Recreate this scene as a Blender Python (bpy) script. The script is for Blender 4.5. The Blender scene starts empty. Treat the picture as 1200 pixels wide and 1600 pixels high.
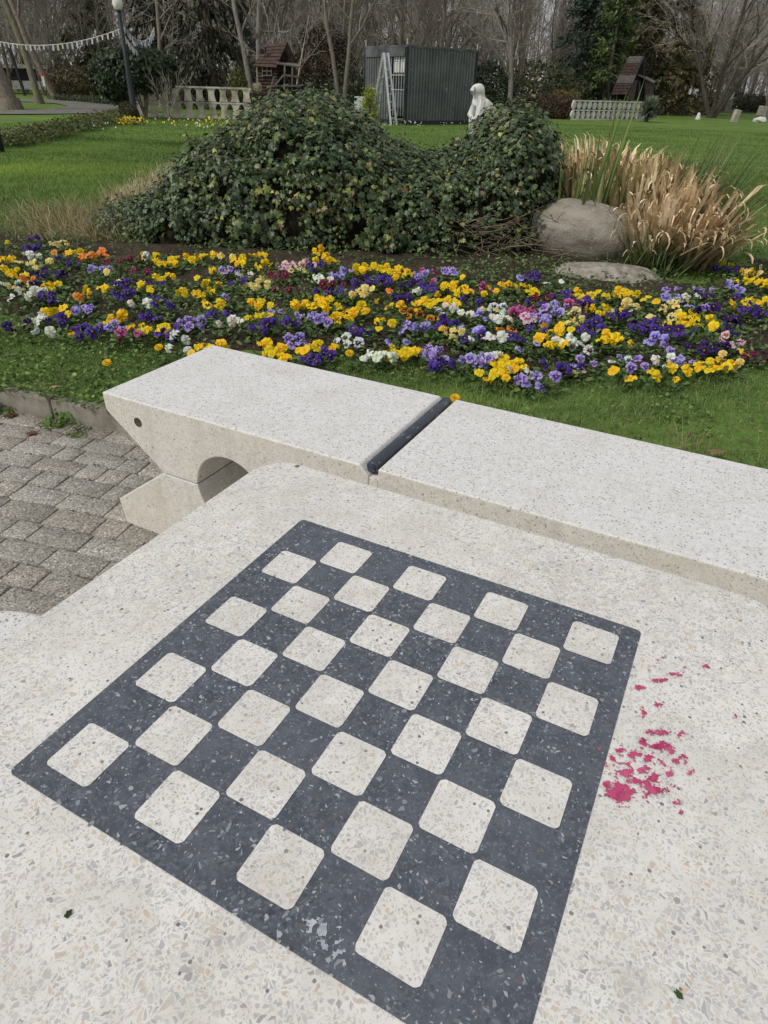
import bpy, math, random
import numpy as np
from mathutils import Vector, Matrix, noise

random.seed(7)
rng = np.random.default_rng(7)
sc = bpy.context.scene
COL = sc.collection

# ------------------------------------------------------------------ survey of the place (camera calibration)
CAMH = 1.28017
RM = np.array([[0.999525, 0.0166, 0.0260], [0.0308, -0.5440, -0.8385], [0.0002, 0.8389, -0.5443]])
_r = RM[0] / np.linalg.norm(RM[0]); _f = RM[2] - RM[2].dot(_r) * _r; _f /= np.linalg.norm(_f)
_d = np.cross(_f, _r); RM = np.array([_r, _d, _f])
FPX = 1020.0
U2 = np.array([0.89293, -0.45020]); W2 = np.array([0.45020, 0.89293])
TURN = math.atan2(U2[1], U2[0])
PI = math.pi


def ray(px, py):
    return ((px - 600) / FPX) * RM[0] + ((py - 800) / FPX) * RM[1] + RM[2]


def ground(px, py, z=0.1):
    d = ray(px, py); k = (z - CAMH) / d[2]
    return np.array([d[0] * k, d[1] * k, z])


def at(px, py, Y):
    d = ray(px, py); k = Y / d[1]
    return np.array([d[0] * k, Y, CAMH + d[2] * k])


def uw(u, w):
    return u * U2 + w * W2


# ------------------------------------------------------------------ object helpers
def link(o, parent=None):
    COL.objects.link(o)
    if parent is not None:
        o.parent = parent
    return o


def tag(o, label=None, cat=None, group=None, kind=None):
    if label: o['label'] = label
    if cat: o['category'] = cat
    if group: o['group'] = group
    if kind: o['kind'] = kind
    return o


def thing(name, label, cat, loc=(0, 0, 0), rz=0.0, group=None):
    o = bpy.data.objects.new(name, None)
    o.empty_display_size = 0.1
    link(o); o.location = Vector([float(c) for c in loc]); o.rotation_euler = (0, 0, rz)
    return tag(o, label, cat, group)


def mesh_np(name, V, F, mats, smooth=False, tint=None, mi=None):
    """V (n,3) array, F (m,k) array or list of faces"""
    me = bpy.data.meshes.new(name)
    V = np.asarray(V, dtype=np.float32)
    if isinstance(F, np.ndarray):
        m, k = F.shape
        me.vertices.add(len(V)); me.vertices.foreach_set('co', V.ravel())
        me.loops.add(m * k); me.loops.foreach_set('vertex_index', F.astype(np.int32).ravel())
        me.polygons.add(m)
        me.polygons.foreach_set('loop_start', np.arange(0, m * k, k, dtype=np.int32))
        if smooth:
            me.polygons.foreach_set('use_smooth', np.ones(m, dtype=bool))
        if mi is not None:
            me.polygons.foreach_set('material_index', np.asarray(mi, dtype=np.int32))
        me.update(calc_edges=True)
        me.validate()
    else:
        me.from_pydata([tuple(map(float, v)) for v in V], [], [tuple(int(i) for i in f) for f in F])
        if smooth:
            for p in me.polygons: p.use_smooth = True
        if mi is not None:
            for p, i in zip(me.polygons, mi): p.material_index = int(i)
        me.update()
    for m_ in (mats if isinstance(mats, (list, tuple)) else [mats]):
        me.materials.append(m_)
    if tint is not None:
        a = me.attributes.new('tint', 'FLOAT_COLOR', 'POINT')
        t = np.ones((len(V), 4), dtype=np.float32); t[:, :3] = tint
        a.data.foreach_set('color', t.ravel())
    return me


def obj(name, me, parent=None, loc=None, rz=None):
    o = bpy.data.objects.new(name, me)
    link(o, parent)
    if loc is not None: o.location = Vector([float(c) for c in loc])
    if rz is not None: o.rotation_euler = (0, 0, rz)
    return o


class MB:
    """collects shapes into one mesh"""
    def __init__(s): s.v = []; s.f = []; s.mi = []; s.cm = 0
    def add(s, V, F):
        b = len(s.v); s.v += [tuple(map(float, p)) for p in V]
        for f in F: s.f.append([i + b for i in f]); s.mi.append(s.cm)
    def box(s, c, d, rz=0.0, ax=None):
        hx, hy, hz = d[0] / 2, d[1] / 2, d[2] / 2
        P = [(-hx, -hy, -hz), (hx, -hy, -hz), (hx, hy, -hz), (-hx, hy, -hz), (-hx, -hy, hz), (hx, -hy, hz), (hx, hy, hz), (-hx, hy, hz)]
        if ax is None:
            co, si = math.cos(rz), math.sin(rz)
            P = [(c[0] + x * co - y * si, c[1] + x * si + y * co, c[2] + z) for x, y, z in P]
        else:
            P = [tuple(c[i] + x * ax[0][i] + y * ax[1][i] + z * ax[2][i] for i in range(3)) for x, y, z in P]
        s.add(P, [(0, 3, 2, 1), (4, 5, 6, 7), (0, 1, 5, 4), (1, 2, 6, 5), (2, 3, 7, 6), (3, 0, 4, 7)])
    def bar(s, a, b, w, h=None):
        """box beam from a to b"""
        a = Vector([float(x) for x in a]); b = Vector([float(x) for x in b]); d = b - a; L = d.length; d.normalize()
        up = Vector((0, 0, 1)) if abs(d.z) < 0.95 else Vector((0, 1, 0))
        x = d.cross(up).normalized(); y = x.cross(d).normalized()
        s.box((a + b) / 2, (w, L, h or w), ax=(x, d, y))
    def tube(s, P, R, k=8, cap=True):
        P = [Vector([float(c) for c in p]) for p in P]; n = len(P); V = []; F = []
        ref = None
        for i, p in enumerate(P):
            d = (P[min(i + 1, n - 1)] - P[max(i - 1, 0)]).normalized()
            if ref is None:
                ref = Vector((0, 0, 1)) if abs(d.z) < 0.9 else Vector((1, 0, 0))
            x = d.cross(ref).normalized(); y = d.cross(x).normalized(); ref = y.cross(d) if False else ref
            r = R[i] if isinstance(R, (list, tuple, np.ndarray)) else R
            for j in range(k):
                a = 2 * PI * j / k
                V.append(p + x * (r * math.cos(a)) + y * (r * math.sin(a)))
        for i in range(n - 1):
            for j in range(k):
                F.append((i * k + j, i * k + (j + 1) % k, (i + 1) * k + (j + 1) % k, (i + 1) * k + j))
        if cap:
            F.append(tuple(range(k))); F.append(tuple(range((n - 1) * k, n * k))[::-1])
        s.add(V, F)
    def lathe(s, prof, c, k=16):
        V = []; F = []
        for r, z in prof:
            for j in range(k):
                a = 2 * PI * j / k; V.append((c[0] + r * math.cos(a), c[1] + r * math.sin(a), c[2] + z))
        n = len(prof)
        for i in range(n - 1):
            for j in range(k):
                F.append((i * k + j, i * k + (j + 1) % k, (i + 1) * k + (j + 1) % k, (i + 1) * k + j))
        F.append(tuple(range(k))[::-1]); F.append(tuple(range((n - 1) * k, n * k)))
        s.add(V, F)
    def build(s, name, mats, parent=None, smooth=False, bevel=0.0, seg=2, loc=None, rz=None):
        me = mesh_np(name, np.array(s.v), s.f, mats, smooth, mi=s.mi)
        o = obj(name, me, parent, loc, rz)
        if bevel:
            md = o.modifiers.new('bevel', 'BEVEL'); md.width = bevel; md.segments = seg; md.limit_method = 'ANGLE'; md.angle_limit = math.radians(35)
            md.harden_normals = False
        return o


# ------------------------------------------------------------------ material helpers
def newmat(name, rough=0.6, spec=0.4):
    m = bpy.data.materials.new(name); m.use_nodes = True
    nt = m.node_tree; b = nt.nodes['Principled BSDF']
    b.inputs['Roughness'].default_value = rough; b.inputs['Specular IOR Level'].default_value = spec
    return m, nt, b


def N(nt, typ, ins=None, **props):
    n = nt.nodes.new('ShaderNode' + typ)
    for k, v in props.items(): setattr(n, k, v)
    for k, v in (ins or {}).items():
        if isinstance(v, bpy.types.NodeSocket): nt.links.new(v, n.inputs[k])
        else: n.inputs[k].default_value = v
    return n


def mth(nt, op, a, b=0.0, c=None, clamp=False):
    ins = {0: a, 1: b}
    if c is not None: ins[2] = c
    return N(nt, 'Math', ins, operation=op, use_clamp=clamp).outputs[0]


def rgba(c): return (c[0], c[1], c[2], 1.0)


def mixc(nt, fac, a, b, mode='MIX'):
    n = N(nt, 'Mix', data_type='RGBA', blend_type=mode)
    for i, v in ((0, fac), (6, a), (7, b)):
        if isinstance(v, bpy.types.NodeSocket): nt.links.new(v, n.inputs[i])
        else: n.inputs[i].default_value = v if i == 0 else rgba(v)
    return n.outputs[2]


def ramp(nt, fac, stops, interp='LINEAR'):
    n = N(nt, 'ValToRGB', {0: fac}); r = n.color_ramp; r.interpolation = interp
    while len(r.elements) > 1: r.elements.remove(r.elements[-1])
    r.elements[0].position = stops[0][0]; r.elements[0].color = rgba(stops[0][1])
    for p, c in stops[1:]:
        e = r.elements.new(p); e.color = rgba(c)
    return n.outputs[0]


def maprange(nt, v, a, b, c=0.0, d=1.0):
    return N(nt, 'MapRange', {0: v, 1: a, 2: b, 3: c, 4: d}).outputs[0]


def objco(nt): return N(nt, 'TexCoord').outputs['Object']
def geoco(nt): return N(nt, 'NewGeometry').outputs['Position']


def noise_t(nt, co, scale, detail=3.0, rough=0.5):
    return N(nt, 'TexNoise', {'Vector': co, 'Scale': scale, 'Detail': detail, 'Roughness': rough}).outputs['Fac']


def warp(nt, co, scale, amt):
    n = N(nt, 'TexNoise', {'Vector': co, 'Scale': scale, 'Detail': 1.0}).outputs['Color']
    v = N(nt, 'VectorMath', {0: n, 1: (0.5, 0.5, 0.5)}, operation='SUBTRACT').outputs[0]
    v = N(nt, 'VectorMath', {0: v, 3: amt}, operation='SCALE').outputs[0]
    return N(nt, 'VectorMath', {0: co, 1: v}, operation='ADD').outputs[0]


def chips(nt, co, scale, keep, t0, t1, palette, soft=0.03):
    """angular stone chips: (mask, colour)"""
    e = N(nt, 'TexVoronoi', {'Vector': co, 'Scale': scale}, feature='DISTANCE_TO_EDGE').outputs['Distance']
    f = N(nt, 'TexVoronoi', {'Vector': co, 'Scale': scale}, feature='F1').outputs['Color']
    s = N(nt, 'SeparateColor', {0: f})
    r, g, b = s.outputs[0], s.outputs[1], s.outputs[2]
    thr = mth(nt, 'MULTIPLY_ADD', g, t1 - t0, t0)
    thr = mth(nt, 'ADD', thr, maprange(nt, noise_t(nt, co, 7.0, 3), .3, .7, -.05, .07))
    m = mth(nt, 'DIVIDE', mth(nt, 'SUBTRACT', e, thr), soft, clamp=True)
    m = mth(nt, 'MULTIPLY', m, mth(nt, 'LESS_THAN', r, keep))
    return m, ramp(nt, b, palette, 'CONSTANT')


def bump(nt, b, h, strength, dist=0.002):
    n = N(nt, 'Bump', {'Height': h, 'Strength': strength, 'Distance': dist})
    nt.links.new(n.outputs[0], b.inputs['Normal'])


def setc(nt, b, c):
    if isinstance(c, bpy.types.NodeSocket): nt.links.new(c, b.inputs['Base Color'])
    else: b.inputs['Base Color'].default_value = rgba(c)


def light_terrazzo(name):
    m, nt, b = newmat(name, 0.42, 0.45)
    co = objco(nt); cw = warp(nt, warp(nt, co, 60, 0.011), 210, 0.003)
    big = noise_t(nt, co, 3.0, 3)
    base = mixc(nt, maprange(nt, noise_t(nt, co, 30, 4), .35, .65), (0.735, 0.72, 0.67), (0.80, 0.785, 0.735))
    m2, c2 = chips(nt, cw, 460, 0.7, 0.08, 0.2, [(0, (.50, .50, .485)), (.25, (.58, .57, .54)), (.5, (.62, .60, .55)), (.7, (.46, .46, .45)), (.85, (.55, .49, .40)), (.95, (.33, .33, .33))], 0.05)
    c = mixc(nt, mth(nt, 'MULTIPLY', m2, 0.42), base, c2)
    m0, c0 = chips(nt, cw, 330, 0.6, 0.05, 0.24, [(0, (.44, .445, .45)), (.3, (.56, .555, .54)), (.55, (.50, .49, .46)), (.75, (.56, .49, .39)), (.9, (.33, .33, .33))], 0.05)
    c = mixc(nt, mth(nt, 'MULTIPLY', m0, 0.7), c, c0)
    m1, c1 = chips(nt, cw, 235, 0.78, 0.04, 0.27, [(0, (.43, .43, .425)), (.18, (.54, .535, .52)), (.36, (.62, .59, .53)), (.50, (.48, .48, .475)), (.62, (.55, .49, .39)), (.71, (.62, .555, .45)), (.78, (.55, .45, .36)), (.82, (.63, .46, .30)), (.86, (.38, .38, .385)), (.95, (.25, .24, .24))], 0.04)
    c = mixc(nt, mth(nt, 'MULTIPLY', m1, 0.80), c, c1)
    pv = N(nt, 'TexVoronoi', {'Vector': co, 'Scale': 85.0}, feature='F1')
    pr = N(nt, 'SeparateColor', {0: pv.outputs['Color']}).outputs[0]
    pm = mth(nt, 'MULTIPLY', mth(nt, 'LESS_THAN', pv.outputs['Distance'], mth(nt, 'MULTIPLY', pr, 0.16)), mth(nt, 'GREATER_THAN', pr, 0.62))
    c = mixc(nt, mth(nt, 'MULTIPLY', pm, 0.82), c, (0.05, 0.05, 0.05))
    dirt = maprange(nt, noise_t(nt, co, 9, 6, 0.65), 0.45, 0.72, 0.0, 0.30)
    c = mixc(nt, dirt, c, (0.50, 0.46, 0.38))
    sn = noise_t(nt, co, 6.5, 4, 0.55)
    c = mixc(nt, mth(nt, 'MULTIPLY', maprange(nt, sn, .50, .535), maprange(nt, sn, .535, .60, .22, .05)), c, (0.42, 0.39, 0.33))
    c = mixc(nt, maprange(nt, big, 0.3, 0.7, 0.0, 0.12), c, (0.55, 0.56, 0.58))
    setc(nt, b, c)
    nt.links.new(maprange(nt, noise_t(nt, co, 14, 4), 0.3, 0.7, 0.34, 0.55), b.inputs['Roughness'])
    bump(nt, b, mth(nt, 'SUBTRACT', noise_t(nt, co, 420, 2), pm), 0.12, 0.001)
    return m


def dark_terrazzo(name):
    m, nt, b = newmat(name, 0.42, 0.5)
    co = objco(nt); cw = warp(nt, warp(nt, co, 60, 0.011), 210, 0.003)
    base = mixc(nt, maprange(nt, noise_t(nt, co, 60, 5), .35, .65), (0.046, 0.054, 0.072), (0.085, 0.097, 0.123))
    m2, c2 = chips(nt, cw, 420, 0.75, 0.05, 0.18, [(0, (.03, .055, .065)), (.3, (.12, .13, .15)), (.6, (.085, .095, .115)), (.8, (.17, .185, .21)), (.93, (.10, .085, .07))], 0.05)
    c = mixc(nt, mth(nt, 'MULTIPLY', m2, 0.8), base, c2)
    m1, c1 = chips(nt, cw, 245, 0.68, 0.05, 0.22, [(0, (.055, .062, .075)), (.3, (.10, .11, .13)), (.52, (.14, .155, .175)), (.7, (.035, .04, .05)), (.80, (.11, .10, .085)), (.88, (.27, .29, .31)), (.95, (.42, .44, .46))], 0.05)
    c = mixc(nt, mth(nt, 'MULTIPLY', m1, 0.85), c, c1)
    # scattered pale flecks
    m3, c3 = chips(nt, cw, 430, 0.07, 0.10, 0.2, [(0, (.40, .42, .44)), (.6, (.27, .28, .30))], 0.05)
    c = mixc(nt, m3, c, c3)
    haze = maprange(nt, noise_t(nt, co, 7, 4, 0.6), 0.38, 0.75, 0.04, 0.26)
    c = mixc(nt, haze, c, (0.20, 0.215, 0.245))
    setc(nt, b, c)
    nt.links.new(maprange(nt, noise_t(nt, co, 14, 4), 0.3, 0.7, 0.36, 0.55), b.inputs['Roughness'])
    bump(nt, b, noise_t(nt, co, 420, 2), 0.12, 0.001)
    return m


def bench_concrete(name):
    m, nt, b = newmat(name, 0.62, 0.35)
    co = objco(nt); cw = warp(nt, co, 200, 0.003)
    base = mixc(nt, maprange(nt, noise_t(nt, co, 60, 4), .35, .65), (0.66, 0.655, 0.64), (0.76, 0.755, 0.74))
    m2, c2 = chips(nt, cw, 260, 0.75, 0.06, 0.20, [(0, (.60, .58, .54)), (.25, (.46, .45, .43)), (.5, (.66, .63, .57)), (.68, (.36, .35, .34)), (.84, (.52, .47, .39))], 0.05)
    c = mixc(nt, mth(nt, 'MULTIPLY', m2, 0.65), base, c2)
    pv = N(nt, 'TexVoronoi', {'Vector': cw, 'Scale': 128.0}, feature='F1')
    pr = N(nt, 'SeparateColor', {0: pv.outputs['Color']}).outputs[0]
    pm = mth(nt, 'MULTIPLY', mth(nt, 'LESS_THAN', pv.outputs['Distance'], mth(nt, 'MULTIPLY', pr, 0.33)), mth(nt, 'GREATER_THAN', pr, 0.30))
    nzs = N(nt, 'SeparateXYZ', {0: N(nt, 'NewGeometry').outputs['Normal']}).outputs[2]
    c = mixc(nt, mth(nt, 'MULTIPLY', pm, maprange(nt, nzs, 0.2, 0.9, 0.45, 0.72)), c, (0.14, 0.135, 0.12))
    pv2 = N(nt, 'TexVoronoi', {'Vector': cw, 'Scale': 42.0}, feature='F1')
    pr2 = N(nt, 'SeparateColor', {0: pv2.outputs['Color']}).outputs[0]
    pm2 = mth(nt, 'MULTIPLY', mth(nt, 'LESS_THAN', pv2.outputs['Distance'], mth(nt, 'MULTIPLY', pr2, 0.15)), mth(nt, 'GREATER_THAN', pr2, 0.6))
    c = mixc(nt, mth(nt, 'MULTIPLY', pm2, 0.6), c, (0.10, 0.09, 0.08))
    # weathered sides: yellower than the washed top, with their shade multiplied into the colour
    nz = N(nt, 'SeparateXYZ', {0: N(nt, 'NewGeometry').outputs['Normal']}).outputs[2]
    side = maprange(nt, nz, 0.25, 0.85, 1.0, 0.0)
    stain = maprange(nt, noise_t(nt, co, 5, 5, 0.6), 0.3, 0.7, 0.55, 1.0)
    c = mixc(nt, mth(nt, 'MULTIPLY', side, mth(nt, 'MULTIPLY', stain, 0.85)), c, (0.98, 0.925, 0.81), 'MULTIPLY')
    c = mixc(nt, maprange(nt, noise_t(nt, co, 8, 5, 0.65), 0.5, 0.78, 0.0, 0.30), c, (0.45, 0.41, 0.33))
    streak = noise_t(nt, N(nt, 'Mapping', {'Vector': co, 'Scale': (22, 22, 1.6)}).outputs[0], 1.0, 5, 0.6)
    c = mixc(nt, mth(nt, 'MULTIPLY', side, maprange(nt, streak, 0.5, 0.75, 0.0, 0.20)), c, (0.40, 0.35, 0.25))
    setc(nt, b, c)
    bump(nt, b, mth(nt, 'SUBTRACT', noise_t(nt, co, 260, 3), mth(nt, 'MULTIPLY', pm, 1.2)), 0.35, 0.0015)
    return m


def tint_mat(name, rough=0.6, spec=0.3, trans=0.0, nscale=0.0, namt=0.0):
    """colour from the mesh's own tint attribute, broken up by noise"""
    m, nt, b = newmat(name, rough, spec)
    a = N(nt, 'Attribute', attribute_name='tint').outputs['Color']
    c = a
    if nscale:
        n_ = maprange(nt, noise_t(nt, geoco(nt), nscale, 3), 0.3, 0.7, 1.0 - namt, 1.0 + namt)
        v = N(nt, 'VectorMath', {0: a, 3: n_}, operation='SCALE').outputs[0]
        c = v
    nt.links.new(c, b.inputs['Base Color'])
    if trans:
        tr = N(nt, 'BsdfTranslucent'); nt.links.new(c, tr.inputs['Color'])
        mx = N(nt, 'MixShader', {0: trans}); nt.links.new(b.outputs[0], mx.inputs[1]); nt.links.new(tr.outputs[0], mx.inputs[2])
        nt.links.new(mx.outputs[0], nt.nodes['Material Output'].inputs[0])
    return m


def mottled(name, c0, c1, scale, rough=0.7, spec=0.3, bs=0.2, bd=0.003, detail=5, metal=0.0, world=False, lo=.35, hi=.65):
    m, nt, b = newmat(name, rough, spec)
    co = geoco(nt) if world else objco(nt)
    n_ = noise_t(nt, co, scale, detail, 0.6)
    setc(nt, b, mixc(nt, maprange(nt, n_, lo, hi), c0, c1))
    b.inputs['Metallic'].default_value = metal
    if bs: bump(nt, b, n_, bs, bd)
    return m


M_LIGHT = light_terrazzo('pale_terrazzo')
M_DARK = dark_terrazzo('dark_terrazzo')
M_BENCH = bench_concrete('bench_terrazzo')
M_LEAF = tint_mat('leaf', 0.6, 0.25, 0.2, 40, 0.25)
M_IVY = tint_mat('ivy_leaf', 0.42, 0.42, 0.10, 60, 0.3)
M_PETAL = tint_mat('petal', 0.55, 0.25, 0.25)
M_GRASS = tint_mat('grass_blade', 0.55, 0.3, 0.25)
M_STRAW = tint_mat('straw', 0.6, 0.3, 0.12, 30, 0.25)
M_NEEDLE = tint_mat('needle', 0.6, 0.25, 0.08, 6, 0.3)
M_STICK = mottled('stick', (0.11, 0.08, 0.055), (0.24, 0.19, 0.14), 30)


def bark(name, c0, c1, moss=None):
    m, nt, b = newmat(name, 0.85, 0.2)
    co = geoco(nt)
    mp = N(nt, 'Mapping', {'Vector': co, 'Scale': (9, 9, 2.2)}).outputs[0]
    n_ = noise_t(nt, mp, 1.6, 6, 0.65)
    c = mixc(nt, maprange(nt, n_, .32, .66), c0, c1)
    if moss:
        c = mixc(nt, maprange(nt, noise_t(nt, co, 2.2, 4, 0.6), .56, .68), c, moss)
    setc(nt, b, c); bump(nt, b, n_, 0.6, 0.02)
    return m


M_BARK = bark('bark_grey', (0.12, 0.108, 0.095), (0.29, 0.265, 0.235))
M_BARK_BROWN = bark('bark_brown', (0.105, 0.085, 0.070), (0.28, 0.23, 0.19))
M_BARK_MOSS = bark('bark_mossy', (0.10, 0.09, 0.07), (0.24, 0.215, 0.17), (0.20, 0.19, 0.06))
M_BARK_DARK = bark('bark_dark', (0.05, 0.043, 0.036), (0.15, 0.128, 0.108))
M_TWIG = mottled('twig', (0.175, 0.15, 0.13), (0.36, 0.315, 0.275), 0.7, 0.85, 0.2, 0, world=True)
M_TWIG_PALE = mottled('twig_pale', (0.28, 0.25, 0.22), (0.50, 0.455, 0.41), 0.7, 0.85, 0.2, 0, world=True)
M_WHITE = mottled('weathered_white', (0.50, 0.48, 0.42), (0.80, 0.785, 0.73), 5, 0.75, 0.3, 0.2, 0.01)
M_STATUE = mottled('statue_white', (0.50, 0.49, 0.45), (0.74, 0.73, 0.70), 9, 0.6, 0.35, 0.2, 0.01)
M_CLOTH, nt, bb = newmat('statue_drapery', 0.6, 0.35)
co = objco(nt); fo = noise_t(nt, N(nt, 'Mapping', {'Vector': co, 'Rotation': (0, .45, 0), 'Scale': (15, 15, 3.0)}).outputs[0], 1.0, 4, .55)
setc(nt, bb, mixc(nt, maprange(nt, fo, .34, .52), (.42, .41, .38), (.74, .73, .70))); bump(nt, bb, fo, 1.0, .05)
M_DARKMETAL = mottled('dark_painted_metal', (0.014, 0.017, 0.020), (0.032, 0.037, 0.042), 12, 0.55, 0.3, 0.1)
M_ALU = mottled('aluminium', (0.48, 0.49, 0.50), (0.66, 0.67, 0.68), 8, 0.4, 0.5, 0.05, metal=0.5)

# ================================================================== world, sun, camera
world = bpy.data.worlds.new('World'); sc.world = world; world.use_nodes = True
wn = world.node_tree; bg = wn.nodes['Background']
SUN_EL, SUN_AZ = math.radians(46), math.radians(-122)      # azimuth from +Y towards +X
sky = wn.nodes.new('ShaderNodeTexSky'); sky.sky_type = 'NISHITA'; sky.sun_disc = False
sky.sun_elevation = SUN_EL; sky.sun_rotation = SUN_AZ
sky.air_density = 1.0; sky.dust_density = 1.0; sky.ozone_density = 1.0
hs = wn.nodes.new('ShaderNodeHueSaturation'); hs.inputs['Saturation'].default_value = 0.30; hs.inputs['Value'].default_value = 1.0
wn.links.new(sky.outputs[0], hs.inputs['Color']); mx_ = wn.nodes.new('ShaderNodeMix'); mx_.data_type = 'RGBA'; mx_.inputs[0].default_value = 0.6      # thin bright cloud over the clear sky
mx_.inputs[7].default_value = (6.4, 6.4, 6.7, 1); wn.links.new(hs.outputs[0], mx_.inputs[6]); wn.links.new(mx_.outputs[2], bg.inputs['Color'])
bg.inputs['Strength'].default_value = 0.10

sl = bpy.data.lights.new('sun', 'SUN'); sl.energy = 2.05; sl.angle = math.radians(13); sl.color = (1.0, 0.96, 0.90)
so = bpy.data.objects.new('sun', sl); link(so)
sd = Vector((math.sin(SUN_AZ) * math.cos(SUN_EL), math.cos(SUN_AZ) * math.cos(SUN_EL), math.sin(SUN_EL)))
so.rotation_euler = sd.to_track_quat('Z', 'Y').to_euler(); so.location = sd * 30

cam = bpy.data.cameras.new('camera'); co_ = bpy.data.objects.new('camera', cam); link(co_)
cam.sensor_fit = 'VERTICAL'; cam.sensor_height = 24.0; cam.lens = FPX / 1600 * 24.0
cam.clip_start = 0.02; cam.clip_end = 1000
Mx = Matrix.Identity(4)
for i in range(3):
    Mx[i][0] = RM[0][i]; Mx[i][1] = -RM[1][i]; Mx[i][2] = -RM[2][i]
Mx.translation = (0, 0, CAMH)
co_.matrix_world = Mx
sc.camera = co_
sc.view_settings.view_transform = 'Standard'; sc.view_settings.look = 'None'
sc.view_settings.exposure = 0.0; sc.view_settings.gamma = 1.0
sc.render.engine = 'CYCLES'; sc.cycles.use_denoising = True
sc.cycles.max_bounces = 6; sc.cycles.diffuse_bounces = 3; sc.cycles.transparent_max_bounces = 4

# ================================================================== chess table
TU0, TU1, TW0, TW1, TZ = -0.594, 0.166, 0.022, 0.763, 0.77
TC = ((TU0 + TU1) / 2, (TW0 + TW1) / 2)
tc = uw(*TC)
table = thing('chess_table', 'pale terrazzo table with a dark inlaid chessboard and pink paint smears', 'table', (tc[0], tc[1], 0), TURN)


def rounded_rect(x0, x1, y0, y1, r, k=10):
    P = []
    for cx, cy, a0 in ((x1 - r, y1 - r, 0), (x0 + r, y1 - r, 90), (x0 + r, y0 + r, 180), (x1 - r, y0 + r, 270)):
        for i in range(k + 1):
            a = math.radians(a0 + 90 * i / k); P.append((cx + r * math.cos(a), cy + r * math.sin(a)))
    return P


def rounded_slab(b, P, z0, z1, e, k=4):
    """slab with outline P, edges rounded by e"""
    n = len(P); c = np.mean(P, axis=0); rings = []
    A = np.array(P); T = np.roll(A, -1, 0) - np.roll(A, 1, 0); T /= np.linalg.norm(T, axis=1)[:, None] + 1e-9
    NN = np.stack([T[:, 1], -T[:, 0]], 1)
    for i in range(k + 1):
        a = PI / 2 * i / k; rings.append((e * (1 - math.sin(a)), z0 + e * (1 - math.cos(a))))
    for i in range(k + 1):
        a = PI / 2 * i / k; rings.append((e * (1 - math.cos(a)), z1 - e * (1 - math.sin(a))))
    V = []; F = []
    for off, z in rings:
        for q in A - NN * off: V.append((q[0], q[1], z))
    for i in range(len(rings) - 1):
        for j in range(n): F.append((i * n + j, i * n + (j + 1) % n, (i + 1) * n + (j + 1) % n, (i + 1) * n + j))
    F.append(tuple(range(n))[::-1]); F.append(tuple(range((len(rings) - 1) * n, len(rings) * n)))
    b.add(V, F)


b = MB(); rounded_slab(b, rounded_rect(TU0 - TC[0], TU1 - TC[0], TW0 - TC[1], TW1 - TC[1], 0.055), TZ - 0.09, TZ, 0.007)
top = b.build('tabletop', M_LIGHT, table)
b = MB()
P0 = rounded_rect(-.17, .17, -.17, .17, .03)
rounded_slab(b, P0, 0.1, TZ - 0.088, 0.01)
b.build('pedestal', M_BENCH, table)
b = MB(); rounded_slab(b, rounded_rect(-.26, .26, -.26, .26, .04), 0.0, 0.102, 0.012); b.build('foot', M_BENCH, table)

# chessboard: dark panel and pale squares, in one mesh with two materials
SQ = 0.0525; BU, BW_ = -0.4242 - TC[0], 0.6078 - TC[1]; BM = 0.0202
b = MB()
P = rounded_rect(BU - BM, BU + 8 * SQ + BM, BW_ - 8 * SQ - BM, BW_ + BM, 0.006, 4)
b.add([(x, y, TZ + 0.0006) for x, y in P], [tuple(range(len(P)))])
b.cm = 1
gap = 0.0004
for i in range(8):
    for j in range(8):
        if (i + j) % 2 == 1:
            x0, y1 = BU + i * SQ + gap, BW_ - j * SQ - gap
            c_ = 0.0046; x1, y0 = x0 + SQ - 2 * gap, y1 - SQ + 2 * gap
            P = []
            for cx, cy, sx, sy in ((x1, y1, 1, 1), (x0, y1, -1, 1), (x0, y0, -1, -1), (x1, y0, 1, -1)):
                jj = lambda: random.uniform(-.00018, .00018)
                q = [(cx, cy - sy * c_), (cx - sx * c_ * .12, cy - sy * c_ * .62), (cx - sx * c_ * .62, cy - sy * c_ * .12), (cx - sx * c_, cy)]
                if sx * sy < 0: q = q[::-1]
                P += [(a + jj(), d + jj()) for a, d in q]
            b.add([(x, y, TZ + 0.0011) for x, y in P], [tuple(range(len(P)))])
b.build('chessboard', [M_DARK, M_LIGHT], table)

# pink paint smears and a pale scuff: dried paint, thin flakes with ragged edges
M_PAINT = mottled('pink_paint', (0.36, 0.018, 0.095), (0.56, 0.10, 0.21), 90, 0.5, 0.4, 0.5, 0.001)
M_SCUFF = mottled('pale_scuff', (0.30, 0.33, 0.37), (0.50, 0.53, 0.56), 150, 0.8, 0.2, 0)


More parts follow.
